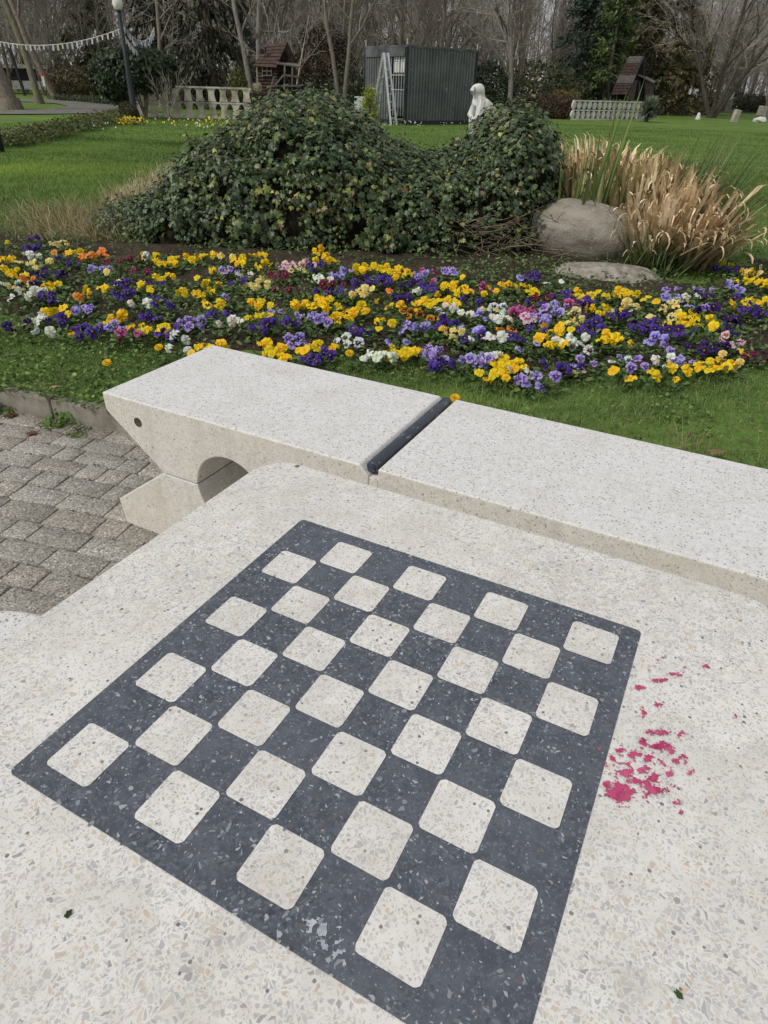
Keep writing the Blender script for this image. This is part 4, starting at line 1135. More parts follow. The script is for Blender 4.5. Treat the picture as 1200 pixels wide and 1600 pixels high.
# green leaves between the pansies: leafy ground cover
n = 15000
PX = rng.uniform(-40, 1240, n); FR = np.interp(PX, [0, 200, 400, 700, 900, 1200], [500, 530, 560, 575, 598, 580]); BK = np.interp(PX, [0, 200, 400, 700, 900, 1200], [372, 390, 405, 415, 440, 405])
PY = FR + (BK - FR) * (rng.random(n) * 1.12) ** .8
P = np.array([ground(a, c_)[:2] for a, c_ in zip(PX, PY)]); cl = np.array([noise.noise((p[0] * 2.4, p[1] * 2.4, 8)) for p in P]); dens = np.interp(PX, [0, 250, 400, 700, 820, 1200], [.34, .16, .02, .06, .32, .34])
P = P[(cl + dens) > -0.06]; n = len(P); nn, t, s_ = frames(n, .5)
Vv, Ff, Tt = leafset(np.column_stack([P, np.array([bed_z(*p) for p in P]) + rng.uniform(.006, .06, n)]), nn, t, s_, rng.uniform(.02, .042, n), OVAL, OVAL_T, tints(n, [(.085, .15, .045), (.12, .19, .055), (.065, .115, .04), (.16, .23, .07)], .2), .35)
tag(obj('ground_cover', mesh_np('ground_cover', Vv, Ff, M_LEAF, tint=Tt)), 'low green leaves filling the soil between the pansies', 'ground cover', kind='stuff')

# ================================================================== small things near the kerb and on the table
def dandelion_mesh():
    V = []; F = []; TI = []; r = random.Random(5)
    for ring, (L, el, n_) in enumerate(((.022, .15, 20), (.018, .5, 16), (.012, .9, 10))):
        for k in range(n_):
            a = 2 * PI * k / n_ + r.uniform(-.1, .1); d = Vector((math.cos(a) * math.cos(el), math.sin(a) * math.cos(el), math.sin(el))); s = Vector((-math.sin(a), math.cos(a), 0)) * .0028
            b0 = len(V); V += [d * .002 - s * .5, d * .002 + s * .5, d * L + s, d * L - s]; F.append((b0, b0 + 1, b0 + 2, b0 + 3)); TI += [(.75, .38, .005)] * 2 + [(.85, .56, .015)] * 2
    return mesh_np('dandelion', np.array(V), [tuple(f) for f in F], M_PETAL, tint=np.array(TI))


DM = dandelion_mesh()
for (px, py, z, lab) in ((248, 543, .15, 'yellow dandelion in the grass behind the left end of the bench'), (167, 567, .14, 'small yellow dandelion in the grass nearest the kerb'), (113, 523, .15, 'yellow dandelion at the grass edge below the violet pansies'),
                         (711, 622, .17, 'yellow dandelion just behind the dark rod of the bench'), (546, 552, .16, 'orange-yellow dandelion at the bed edge behind the bench')):
    p = ground(px, py, z); d = thing('dandelion', lab, 'dandelion', (p[0], p[1], z - .045))
    h = obj('flower_head', DM, d, (0, 0, .045)); h.rotation_euler = (.5, 0, 0)
    b = MB(); b.tube([(0, 0, -.02), (0, 0, .044)], [.0015, .0015], 5); b.build('stalk', mottled('stalk', (.06, .1, .03), (.1, .14, .04), 20), d)


def weed(name, p, R_, H, n_, size, pal, lab, cat='weed'):
    global rng
    a = rng.uniform(0, 2 * PI, n_); q = R_ * np.sqrt(rng.random(n_)); P = np.column_stack([q * np.cos(a), q * np.sin(a), H * rng.uniform(.1, 1, n_) * (1 - .5 * (q / R_) ** 2)])
    nn = np.column_stack([np.cos(a) * .5, np.sin(a) * .5, np.ones(n_)]) + rng.normal(size=(n_, 3)) * .3; nn /= np.linalg.norm(nn, axis=1)[:, None]
    t = np.column_stack([np.cos(a), np.sin(a), np.zeros(n_)]) + rng.normal(size=(n_, 3)) * .4; t -= (t * nn).sum(1)[:, None] * nn; t /= np.linalg.norm(t, axis=1)[:, None]
    V, F, T = leafset(P, nn, t, np.cross(nn, t), size * rng.uniform(.7, 1.3, n_), CLO, CLO_T, tints(n_, pal, .18), .3)
    root = thing(name, lab, cat, p); obj('leaves', mesh_np('leaves', V, F, M_LEAF, tint=T), root)
    b = MB()
    for k in range(14): j = rng.integers(0, n_); b.tube([(0, 0, 0), tuple(P[j] * .6), tuple(P[j])], [.0015, .0013, .001], 4, False)
    b.build('stems', mottled('weed_stem', (.06, .09, .03), (.11, .14, .05), 20), root)


LG = [(.10, .19, .04), (.13, .23, .05), (.08, .15, .035)]
p = ground(104, 655, 0); weed('leafy_weed', p, .085, .075, 90, .026, LG, 'bright green leafy weed growing against the kerb left of the bench')
p = ground(122, 676, 0); weed('leafy_weed', p, .055, .03, 130, .010, [(.12, .16, .03), (.09, .13, .03), (.16, .18, .05)], 'small yellow-green weed cushion on the pavers near the kerb')
p = ground(82, 665, 0); weed('leafy_weed', p, .05, .025, 80, .010, [(.12, .16, .03), (.09, .13, .03)], 'flat fine-leaved weed sprouting from the joint between the other two weeds')
p = ground(2, 643, 0); weed('leafy_weed', p, .06, .06, 60, .02, LG, 'green weed at the kerb where the photo ends on the left')


def dry_leaf(p, size, rz, lab, col, z=.004, cat='leaf', name='fallen_leaf', seed=1):
    r = random.Random(seed); k = 18; V = [(0, 0, .006 * size / .05)]; TI = [col]
    for i in range(k):
        a = 2 * PI * i / k; rr = size * (.55 + .3 * abs(math.cos(2.5 * a)) + r.uniform(-.08, .08)); V.append((rr * math.cos(a), rr * .7 * math.sin(a), r.uniform(0, .22) * size)); TI.append(np.array(col) * r.uniform(.6, 1.3))
    me = mesh_np(name, np.array(V), [(0, i + 1, (i + 1) % k + 1) for i in range(k)], M_LEAF, False, tint=np.array(TI))
    o = obj(name, me, None, (p[0], p[1], z), rz); return tag(o, lab, cat)


dry_leaf(ground(50, 679, 0), .032, .4, 'crumpled red-brown leaf on the pavers below the weeds', (.17, .065, .035), seed=2)
dry_leaf(ground(17, 651, 0), .04, 1.4, 'dark brown leaf at the foot of the kerb on the far left', (.11, .05, .03), seed=3)
dry_leaf(ground(88, 605, .125), .028, .2, 'light tan leaf lying on the grass just above the kerb', (.38, .25, .14), .125, seed=4)
dry_leaf(ground(41, 508, .15), .035, .9, 'tan leaf on the grass below the white pansies', (.42, .27, .15), .15, seed=5)
dry_leaf(ground(1118, 709, .13), .04, .2, 'pinkish brown leaf on the grass behind the right part of the bench', (.30, .17, .10), .135, seed=6)
dry_leaf(ground(905, 585, .14), .05, .2, 'broad straw-coloured leaf at the front edge of the bed', (.42, .32, .19), .15, seed=7)
dry_leaf(ground(232, 853, 0), .026, .5, 'brown leaf in the shade beside the bench base', (.12, .06, .04), .006, seed=8)
dry_leaf(ground(107, 1429, TZ), .0042, 1.2, 'tiny dark green leaf scrap near the lower left of the table', (.035, .06, .02), TZ + .0008, name='leaf_scrap', seed=9)
dry_leaf(ground(1060, 1555, TZ), .0042, -1.0, 'tiny green leaf scrap near the lower right of the table', (.05, .10, .03), TZ + .0008, name='leaf_scrap', seed=10)
dry_leaf(ground(464, 729, TZ), .006, 1.0, 'tiny pale green leaf scrap near the far left corner of the table', (.22, .25, .10), TZ + .0008, name='leaf_scrap', seed=11)


def dtuft(r, i):
    p = ground(r.normal(1075, 28), 703 + r.normal() * 9, .11); pal = [(.40, .32, .18), (.30, .23, .13), (.5, .41, .25)]
    return p[0], p[1], r.uniform(.06, .17), r.normal(size=2) * .6, r.uniform(.0018, .0035), np.array(pal[r.integers(3)]), .3


Vv, Ff, Tt = straps(80, dtuft, 1, 14, 'green'); tag(obj('dry_grass_tuft', mesh_np('dry_grass_tuft', Vv, Ff, M_GRASS, tint=Tt)), 'small straw tuft in the grass behind the bench on the right', 'grass tuft')

# ================================================================== background: trees
def seg_mesh(name, S, k, mat):
    """S: list of (p0, p1, r0, r1) tapered pieces"""
    A = np.array([list(s[0]) + list(s[1]) + [s[2], s[3]] for s in S], dtype=np.float64)
    p0, p1, r0, r1 = A[:, 0:3], A[:, 3:6], A[:, 6], A[:, 7]
    d = p1 - p0; L = np.linalg.norm(d, axis=1)[:, None] + 1e-9; d = d / L
    ref = np.where(np.abs(d[:, 2:3]) < .9, np.array([[0, 0, 1.0]]), np.array([[1.0, 0, 0]]))
    x = np.cross(d, ref); x /= np.linalg.norm(x, axis=1)[:, None] + 1e-9; y = np.cross(d, x)
    a = 2 * PI * np.arange(k) / k
    ring = x[:, None, :] * np.cos(a)[None, :, None] + y[:, None, :] * np.sin(a)[None, :, None]
    p1e = p1 + d * r1[:, None] * .4
    V = np.concatenate([p0[:, None] + ring * r0[:, None, None], p1e[:, None] + ring * r1[:, None, None]], 1).reshape(-1, 3)
    n = len(A); b0 = (np.arange(n) * 2 * k)[:, None]; j = np.arange(k)
    F = np.stack([b0 + j, b0 + (j + 1) % k, b0 + k + (j + 1) % k, b0 + k + j], -1).reshape(-1, 4)
    return mesh_np(name, V, F, mat, True)


def grow(seed, H, r0, fork=0.25, spread=.55, up=.25, stems=1, lean=(0, 0), twig=.011, gens=4, nb=(5, 5, 5, 4), start=.2, leanamt=.0, thin=1.0):
    """a leafless tree: returns trunk pieces and twig pieces"""
    r = random.Random(seed); TR = []; TW = []
    def branch(p, d, L, rad, g):
        n = 7 if g == 0 else 5 if g == 1 else 4 if g == 2 else 3
        pts = [p.copy()]; rs = [rad]; dd = d.copy(); q = p.copy()
        wob = (.06, .13, .20, .26, .3)[min(g, 4)]
        for i in range(n):
            dd = (dd + Vector((r.gauss(0, wob), r.gauss(0, wob), r.gauss(0, wob * .7) + up * (.10 if g else .02)))).normalized()
            q = q + dd * (L / n); f = (i + 1) / n
            pts.append(q.copy()); rs.append(max(rad * (1 - .72 * f) if g else rad * (1 - .6 * f), twig * .55))
        (TR if g <= 1 and rad > .03 else TW).extend((pts[i], pts[i + 1], rs[i], rs[i + 1]) for i in range(n))
        if g >= gens: return
        m = nb[min(g, len(nb) - 1)]
        for k in range(m):
            f = start + (1 - start) * (k + r.random()) / m if g == 0 else .12 + .88 * (k + r.random()) / m
            i = min(n - 1, int(f * n)); t = f * n - i; bp_ = pts[i].lerp(pts[i + 1], t); bd = (pts[i + 1] - pts[i]).normalized()
            a = r.uniform(0, 2 * PI); side = bd.orthogonal().normalized(); side.rotate(Matrix.Rotation(a, 3, bd))
            ang = spread * r.uniform(.7, 1.45)
            nd = (bd * math.cos(ang) + side * math.sin(ang)); nd.z += up * .5; nd.normalize()
            ll = L * r.uniform(.32, .58) * (1.15 - .55 * f if g == 0 else 1.0)
            rr = max(rs[i] * r.uniform(.38, .62) * thin, twig * (1.0 if g < gens - 1 else .7))
            branch(bp_, nd, ll, rr, g + 1)
    for s in range(stems):
        a = 2 * PI * s / stems + r.uniform(-.4, .4); tilt = (0 if stems == 1 else r.uniform(.18, .45)) + leanamt
        d = Vector((math.cos(a) * tilt + lean[0], math.sin(a) * tilt + lean[1], 1)).normalized()
        off = Vector((math.cos(a), math.sin(a), 0)) * (0 if stems == 1 else r0 * .9)
        branch(off, d, H * r.uniform(.85, 1.05), r0 * r.uniform(.8, 1.05), 0)
    # flared foot
    TR.append((Vector((0, 0, -.3)), Vector((0, 0, .25)), r0 * 1.5 * (1 if stems == 1 else 1.6), r0 * (1 if stems == 1 else 1.2)))
    return TR, TW


def bare_tree(label, px, py, Y, H, r0, seed, tmat, wmat, group=None, **kw):
    p = at(px, py, Y); t_ = thing('bare_tree', label, 'tree', (p[0], Y, .1), 0, group)
    TR, TW = grow(seed, H, r0, **kw)
    obj('trunk', seg_mesh('trunk', TR, 7, tmat), t_); obj('crown', seg_mesh('crown', TW, 3, wmat), t_)
    return t_


# named trees
bare_tree('stout brown leaning tree at the left margin of the photo by the path', 17, 165, 33, 10, .40, 1, M_BARK_BROWN, M_TWIG, lean=(-.28, .05), start=.45, nb=(7, 5, 4, 3), spread=.6)
bare_tree('leaning grey tree with mossy yellow foot, second from the left by the path', 61, 158, 41, 12, .23, 2, M_BARK_MOSS, M_TWIG, lean=(-.22, .05), start=.4, nb=(7, 5, 4, 3), spread=.6)
bare_tree('leaning tree with a small red and white mark on its trunk', 86, 150, 50, 13, .25, 3, M_BARK_BROWN, M_TWIG, lean=(-.27, .05), start=.35, nb=(8, 5, 4, 3), spread=.6)
mk = at(68.5, 127, 49.4)
b = MB(); b.box((mk[0] - .02, mk[1], mk[2]), (.16, .06, .55)); mkb = b.build('trail_mark', mottled('mark_white', (.6, .55, .5), (.75, .72, .68), 6))
tag(mkb, 'white painted blaze with a red top on a leaning trunk', 'mark')
b = MB(); b.box((mk[0] - .08, mk[1], mk[2] + .36), (.18, .062, .2)); b.build('red_band', mottled('mark_red', (.45, .06, .04), (.55, .12, .08), 6), mkb)
mkb.rotation_euler = (0, 0, 0)
bare_tree('grey twin-stemmed bare tree behind the left wooden playhouse', 402, 150, 37, 9, .17, 11, M_BARK, M_TWIG_PALE, stems=2, start=.3, nb=(7, 5, 4, 4), spread=.65, leanamt=-.25)
bare_tree('bare tree with a yellow mossy trunk between the playhouse and the metal shed', 533, 160, 35, 9, .11, 13, M_BARK_MOSS, M_TWIG, stems=2, start=.28, nb=(8, 5, 4, 4), spread=.75, leanamt=-.29)
bare_tree('pale dead-looking small tree just right of the left playhouse', 452, 150, 36, 4.2, .045, 15, M_TWIG_PALE, M_TWIG_PALE, stems=3, start=.2, nb=(7, 4, 3), gens=3, spread=.7, leanamt=.1)
bare_tree('slender grey bare tree standing right of the metal shed behind the statue', 797, 160, 40, 10, .13, 17, M_BARK, M_TWIG_PALE, start=.15, nb=(12, 6, 5, 4), spread=.7)
bare_tree('wide dark multi-stemmed bare tree on the far lawn at the right', 1113, 176, 55, 11, .16, 19, M_BARK_DARK, M_TWIG_PALE, stems=6, start=.18, nb=(9, 6, 5, 4), spread=.6, up=.2, leanamt=.12)
bare_tree('leafless twiggy shrub in front of the clipped dark bush', 266, 190, 27, 1.45, .02, 23, M_BARK_BROWN, M_TWIG, stems=5, start=.1, nb=(5, 4, 3), gens=2, spread=.45, twig=.008)

# the bare wood behind: a few kinds of tree, copied
KINDS = []
for i, kw in enumerate((dict(H=11, r0=.13, nb=(14, 6, 5, 4), spread=.65, start=.08, up=.3), dict(H=12, r0=.16, nb=(13, 6, 5, 4), spread=.8, start=.12, up=.12), dict(H=10, r0=.10, nb=(15, 6, 5, 4), spread=.5, start=.05, up=.4, stems=2),
                       dict(H=13, r0=.15, nb=(15, 7, 5, 4), spread=.55, start=.08, up=.35), dict(H=8, r0=.07, nb=(12, 6, 5, 4), spread=.7, start=.03, up=.2, stems=3))):
    TR, TW = grow(200 + i, twig=.012, **kw)
    KINDS.append((seg_mesh('trunk', TR, 6, (M_BARK, M_BARK_BROWN, M_BARK, M_BARK_BROWN, M_BARK)[i]), seg_mesh('crown', TW, 3, (M_TWIG, M_TWIG_PALE, M_TWIG, M_TWIG, M_TWIG_PALE)[i])))
wr = random.Random(9)
WOOD = []
for Y, nrow, jit in ((44, 15, 2.5), (52, 20, 3), (62, 24, 4), (74, 28, 5), (88, 30, 6)):
    for i in range(nrow):
        f = (i + .5 + wr.uniform(-.4, .4)) / nrow; px = -120 + 1460 * f; yy = Y + wr.uniform(-jit, jit)
        if px > 860 and yy < 66: yy += 24            # the lawn reaches deeper on the right
        if px < 200 and yy < 58: yy += 18
        WOOD.append((at(px, 150, yy)[0], yy))
for i, (x, y) in enumerate(WOOD):
    tm, cm = KINDS[wr.randrange(5)]
    t_ = thing('bare_tree', 'leafless tree of the grey-brown wood behind the lawn', 'tree', (x, y, .1), wr.uniform(0, 6.28), 'leafless trees of the wood behind the lawn')
    s0 = wr.uniform(.8, 1.25); t_.scale = (s0, s0, s0 * wr.uniform(.9, 1.15))
    obj('trunk', tm, t_); obj('crown', cm, t_)
# far-off wood as one mass of brushwood
S = []
for i in range(13000):
    px = wr.uniform(-260, 1460); Y = wr.uniform(88, 135); p = at(px, 150, Y); a = wr.uniform(0, 6.28); h0 = wr.random() ** 1.5 * 9.5
    L = wr.uniform(1.0, 3.2); d = Vector((wr.gauss(0, .45), wr.gauss(0, .45), wr.uniform(.3, 1))).normalized(); q = Vector((p[0], Y, .1 + h0)); rr = wr.uniform(.015, .045)
    m_ = q + d * L * .5; d2 = (d + Vector((wr.gauss(0, .3), wr.gauss(0, .3), .1))).normalized(); S += [(q, m_, rr, rr * .7), (m_, m_ + d2 * L * .5, rr * .7, rr * .3)]
for i in range(520):
    px = wr.uniform(-260, 1460); Y = wr.uniform(88, 130); p = at(px, 150, Y); S.append((Vector((p[0], Y, 0)), Vector((p[0] + wr.gauss(0, .8), Y, wr.uniform(8, 14))), wr.uniform(.06, .2), .04))
tag(obj('far_wood', seg_mesh('far_wood', S, 3, M_TWIG)), 'far-off grey-brown leafless wood', 'wood', kind='stuff')


# ------------------------------------------------------------------ leafy things
def leaf_cloud(n, rad, size, pal, seed, lump=.25, shell=.55, shape=DIAM, tris=DIAM_T, fl=.0, jit=.22, box=0.0):
    """leaves in an uneven ellipsoid, centre at half height; clumps and gaps by noise"""
    global rng
    keep_rng = rng; rng = np.random.default_rng(seed)
    d = rng.normal(size=(n, 3)); d /= np.linalg.norm(d, axis=1)[:, None]
    if box: d = np.sign(d) * np.abs(d) ** (1 - box); 
    k = np.array([noise.fractal((v[0] * 1.9 + seed, v[1] * 1.9, v[2] * 1.9), 1, 2, 3) for v in d])
    q = (shell + (1 - shell) * rng.random(n) ** .6) * (1 + lump * k)
    P = d * q[:, None] * np.array(rad)
    g = np.array([noise.noise((p[0] * 2.2 / max(rad) * 2 + seed, p[1] * 2.2 / max(rad) * 2, p[2] * 2.2 / max(rad) * 2)) for p in P]); P = P[g > -.28 + fl]; d = d[g > -.28 + fl]; g = g[g > -.28 + fl]; n = len(P)
    nn = d * .8 + rng.normal(size=(n, 3)) * .6 + np.array([0, 0, .35]); nn /= np.linalg.norm(nn, axis=1)[:, None]
    t = rng.normal(size=(n, 3)) + np.array([0, 0, -.4]); t -= (t * nn).sum(1)[:, None] * nn; t /= np.linalg.norm(t, axis=1)[:, None]
    T = tints(n, pal, jit) * (1 + .5 * g)[:, None].clip(.5, 1.6)
    out = leafset(P, nn, t, np.cross(nn, t), size * rng.uniform(.6, 1.4, n), shape, tris, T, .2)
    rng = keep_rng
    return out


def bush(name, label, cat, p, rad, n, size, pal, seed, zc=None, stems=5, smat=None, group=None, **kw):
    zc = rad[2] * .95 if zc is None else zc
    t_ = thing(name, label, cat, (p[0], p[1], .1), 0, group)
    V, F, T = leaf_cloud(n, rad, size, pal, seed, **kw); V = V + np.array([0, 0, zc])
    V[:, 2] = np.maximum(V[:, 2], .0)
    obj('foliage', mesh_np('foliage', V, F, M_LEAF, tint=T), t_)
    r = random.Random(seed); S = []
    for k in range(stems):
        a = r.uniform(0, 6.28); e = Vector((math.cos(a) * rad[0] * .55, math.sin(a) * rad[1] * .55, zc + r.uniform(-.1, .5) * rad[2])); m_ = Vector((e.x * .3, e.y * .3, e.z * .45)); rr = .02 + .02 * rad[2]
        S += [(Vector((r.gauss(0, .04), r.gauss(0, .04), -.05)), m_, rr, rr * .7), (m_, e, rr * .7, rr * .3)]
    obj('stem', seg_mesh('stem', S, 5, smat or M_BARK_BROWN), t_)
    return t_


DG = [(.044, .064, .038), (.060, .084, .045), (.078, .104, .052), (.034, .048, .031)]  # dark greens, lightened to carry some background haze
OL = [(.085, .095, .045), (.11, .12, .052), (.068, .08, .038), (.135, .14, .065)]
BR = [(.11, .075, .045), (.14, .10, .06), (.085, .06, .04), (.16, .115, .07)]


def conifer(label, px, Y, H, R_, seed, pal, n=5200, droop=.35, low=.03, lean=0.0, size=.22, pw=.85):
    r_ = np.random.default_rng(seed); p = at(px, 150, Y); t_ = thing('conifer', label, 'conifer', (p[0], Y, .1))
    S = []; P = []; NT = []; nbr = 130
    for k in range(nbr):
        f = low + (1 - low) * (k + r_.random()) / nbr; z = H * f; a = r_.uniform(0, 2 * PI)
        L = R_ * ((1 - f) ** pw + .04) * r_.uniform(.65, 1.15); e = r_.uniform(-.1, .35) * (1 if f > .3 else .6)
        d = np.array([math.cos(a), math.sin(a), e]); st_ = np.array([lean * z, 0, z]); m = max(6, int(n / nbr * (L / R_ + .25)))
        g = r_.random(m) ** .7; q = st_ + d * (L * g)[:, None] + np.array([0, 0, -1]) * (droop * L * g ** 2)[:, None] + r_.normal(size=(m, 3)) * np.array([.18, .18, .12]) * (.4 + L * .25)
        P.append(q); NT.append(np.repeat(d[None], m, 0))
        S += [(Vector(st_), Vector(st_ + d * L * .5 - np.array([0, 0, droop * L * .2])), .03, .018), (Vector(st_ + d * L * .5 - np.array([0, 0, droop * L * .2])), Vector(st_ + d * L - np.array([0, 0, droop * L])), .018, .006)]
    P = np.concatenate(P); D_ = np.concatenate(NT); n = len(P)
    t = D_ * .7 + r_.normal(size=(n, 3)) * .45 + np.array([0, 0, -droop * 1.2]); t /= np.linalg.norm(t, axis=1)[:, None]
    nn = np.array([0, 0, 1.0]) + r_.normal(size=(n, 3)) * .6; nn -= (nn * t).sum(1)[:, None] * t; nn /= np.linalg.norm(nn, axis=1)[:, None]
    pal = np.array(pal) * 2.2; T = pal[r_.integers(0, len(pal), n)] * r_.uniform(.6, 1.35, (n, 1))  # needle palette lightened overall, painting distant haze into the colour
    g = np.array([noise.noise((a_[0] * .8, a_[1] * .8, a_[2] * .8 + seed)) for a_ in P]); T *= (1 + .7 * g)[:, None].clip(.4, 1.7)
    FROND = [(0, 0), (.16, .25), (.07, .35), (.20, .6), (.06, .68), (0, 1), (-.06, .68), (-.20, .6), (-.07, .35), (-.16, .25)]; FT = [(0, 1, 9), (1, 2, 8), (1, 8, 9), (2, 3, 4), (2, 4, 6), (2, 6, 8), (6, 7, 8), (4, 5, 6)]
    V, F, T2 = leafset(P, nn, t, np.cross(nn, t), size * r_.uniform(.6, 1.6, n), FROND, FT, T, .1)
    obj('crown', mesh_np('crown', V, F, M_NEEDLE, tint=T2), t_)
    S.append((Vector((0, 0, -.2)), Vector((lean * H, 0, H * .97)), .10 + .012 * H, .02)); obj('trunk', seg_mesh('trunk', S, 6, M_BARK_BROWN), t_)
    return t_


conifer('tall dark weeping conifer behind the ornate white fence on the left', 335, 42, 13, 2.8, 41, [(.020, .026, .018), (.030, .034, .022), (.040, .036, .026)], 9000, droop=.9, size=.34, pw=.45)
conifer('dark drooping conifer just right of the lamp post', 262, 46, 12, 2.4, 42, [(.018, .024, .016), (.028, .034, .022)], 7000, droop=.8, size=.32, pw=.45)
conifer('dusky conifer filling the gap left of the lamp post', 150, 68, 12, 3.4, 43, [(.05, .05, .026), (.06, .058, .032), (.035, .04, .022)], 6500, droop=.8, size=.4, pw=.5)
conifer('tall brownish-green conifer behind the dark steep-roofed playhouse', 1008, 60, 15, 4.0, 44, [(.040, .046, .022), (.07, .058, .028), (.028, .038, .02), (.10, .075, .035)], 12000, droop=.35, size=.42, pw=.6)
conifer('blue-green conifer left of the dark steep-roofed playhouse', 905, 58, 8.5, 3.2, 45, [(.035, .055, .040), (.05, .068, .05), (.026, .04, .03)], 8000, droop=.3, size=.36, pw=.6)
conifer('yellow-green conifer close behind the left side of the steep-roofed playhouse', 945, 56, 9, 2.2, 46, [(.05, .07, .022), (.07, .09, .03), (.03, .05, .02)], 6000, droop=.25, size=.34, pw=.6)
conifer('olive brown conifer between the steep-roofed playhouse and the wide bare tree', 1062, 66, 7, 3.2, 47, [(.08, .07, .03), (.06, .06, .025), (.11, .085, .04)], 7000, droop=.5, size=.38, pw=.55)
p = at(577, 180, 20.0)
ct = conifer('small cone-shaped golden green thuja in front of the metal shed', 577, 20.0, 1.14, .27, 48, [(.13, .15, .02), (.17, .18, .03), (.09, .12, .02)], 5200, droop=-.55, size=.055, low=.0, pw=.62)

# shrubs
p = ground(218, 180); bush('clipped_bush', 'dark clipped dome-shaped bush beside the lamp post', 'bush', (at(222, 150, 28.2)[0], 28.2), (1.45, 1.0, .68), 9500, .15, DG, 51, zc=1.5, stems=8, lump=.12, shell=.7, box=.12)
bush('clipped_bush', 'taller dark bush left behind the lamp post', 'bush', (at(186, 150, 34)[0], 34), (1.05, 1.0, 1.0), 8000, .16, DG, 52, zc=1.35, lump=.2, shell=.6)
bush('round_shrub', 'round brown leafless-looking shrub beyond the bend of the path', 'shrub', (at(112, 150, 62)[0], 62), (2.0, 1.8, 1.1), 6500, .17, [(.19, .145, .09), (.24, .19, .12), (.15, .13, .07)], 53, lump=.08, shell=.7)
bush('small_shrub', 'small round russet shrub behind the bright yellow flower patch', 'shrub', (at(200, 180, 25.5)[0], 25.5), (.32, .3, .32), 1500, .06, [(.06, .05, .018), (.09, .06, .02), (.05, .06, .02)], 54, lump=.1)
bush('reddish_bush', 'reddish brown bush behind the mossy trunk left of the metal shed', 'bush', (at(505, 150, 41)[0], 41), (1.6, 1.3, 1.9), 6500, .15, [(.07, .035, .022), (.10, .045, .028), (.03, .035, .018), (.05, .045, .022)], 55, zc=1.9, lump=.3)
bush('evergreen_bush', 'dark evergreen bush filling the space left of the metal shed', 'bush', (at(545, 150, 38)[0], 38), (1.2, 1.0, .95), 4200, .13, DG, 56, lump=.3)
bush('yellow_green_bush', 'small yellow-green bush above the right end of the left fence', 'bush', (at(372, 150, 32)[0], 32), (.42, .4, .72), 1800, .09, [(.12, .12, .03), (.08, .09, .025), (.16, .15, .04)], 57, zc=1.1, lump=.3)
bush('low_bush', 'low green cushion bush at the foot of the mossy tree', 'bush', (at(480, 155, 33)[0], 33), (.7, .6, .42), 1800, .09, OL, 58, lump=.2)
bush('shade_screen', 'low dark hedge hidden close behind the white fence on the right', 'hedge', (at(950, 175, 46.6)[0], 46.6), (2.6, .7, .50), 6500, .13, DG, 66, lump=.1, shell=.6, box=.25)  # added leaf mass that darkens the fence openings where shade lies
bush('brown_hedge', 'low brown hedge left of the white fence on the right', 'hedge', (at(855, 175, 43)[0], 43), (1.9, .9, .62), 8000, .12, [(.12, .085, .06), (.16, .115, .075), (.085, .066, .046)], 59, lump=.12, shell=.6, box=.25)
bush('forsythia', 'yellow-flowering shrub above the brown hedge', 'shrub', (at(880, 165, 43.4)[0], 43.4), (1.0, .6, .40), 1300, .08, [(.42, .30, .03), (.24, .19, .05), (.13, .11, .05), (.12, .10, .06)], 60, zc=1.0, lump=.5)
for i, (px, Y, rx_, h, pal, lab) in enumerate(((845, 47, 2.6, 1.5, OL, 'olive thicket behind the brown hedge on the right'), (760, 44, 1.6, 1.3, DG, 'dark thicket between the metal shed and the slender tree'), (700, 46, 2.4, 1.6, [(.07, .05, .03), (.05, .05, .025), (.09, .07, .035)], 'brownish thicket showing above the metal shed'),
                                              (1135, 88, 3.0, 1.1, DG, 'dark green mound of shrubs far away at the right'), (1185, 84, 2.2, .9, [(.08, .08, .05), (.06, .07, .04)], 'grey-green far shrub at the right margin of the photo'), (70, 80, 3.5, 1.5, OL, 'olive thicket far behind the leaning trunks'),
                                              (440, 48, 2.4, 1.4, DG, 'dark thicket behind the left playhouse'), (615, 48, 2.0, 1.9, OL, 'olive thicket just behind the metal shed'), (300, 50, 3.0, 1.2, DG, 'dark undergrowth thicket below the weeping conifer'))):
    bush('thicket', lab, 'thicket', (at(px, 150, Y)[0], Y), (rx_, rx_ * .7, h), 3600, .2, pal, 70 + i, lump=.35, stems=9)

# low border hedge along the path on the left
HB = [(-14, 233, .30), (25, 225, .34), (60, 217, .36), (95, 209, .36), (128, 202, .38), (160, 195, .40), (190, 187, .42)]
V_, F_, T_ = [], [], []; S = []; o_ = np.array([*ground(60, 207)[:2], .1]); cnt = 0
hr = random.Random(3)
for i in range(len(HB) - 1):
    for k in range(5):
        f = k / 5; px = HB[i][0] + (HB[i + 1][0] - HB[i][0]) * f; py = HB[i][1] + (HB[i + 1][1] - HB[i][1]) * f; g = ground(px, py)
        V, F, T = leaf_cloud(420, (.55, .5, .12 + .012 * i), .07, [(.06, .085, .03), (.09, .12, .04), (.13, .15, .05), (.18, .18, .07)], 300 + i * 9 + k, lump=.4, shell=.4)
        V = V + np.array([g[0] + hr.uniform(-.1, .1), g[1] + .4, .13 + .014 * i]) - np.array([o_[0], o_[1], 0]); V[:, 2] = np.maximum(V[:, 2], 0)
        V_.append(V); F_.append(F + cnt); T_.append(T); cnt += len(V)
        S.append((Vector((g[0] - o_[0], g[1] + .5 - o_[1], -.02)), Vector((g[0] - o_[0] + .1, g[1] + .5 - o_[1], .24)), .02, .01))
hd = thing('border_hedge', 'low loose green hedge along the grey path on the left', 'hedge', o_)
obj('foliage', mesh_np('foliage', np.concatenate(V_), np.concatenate(F_), M_LEAF, tint=np.concatenate(T_)), hd); 

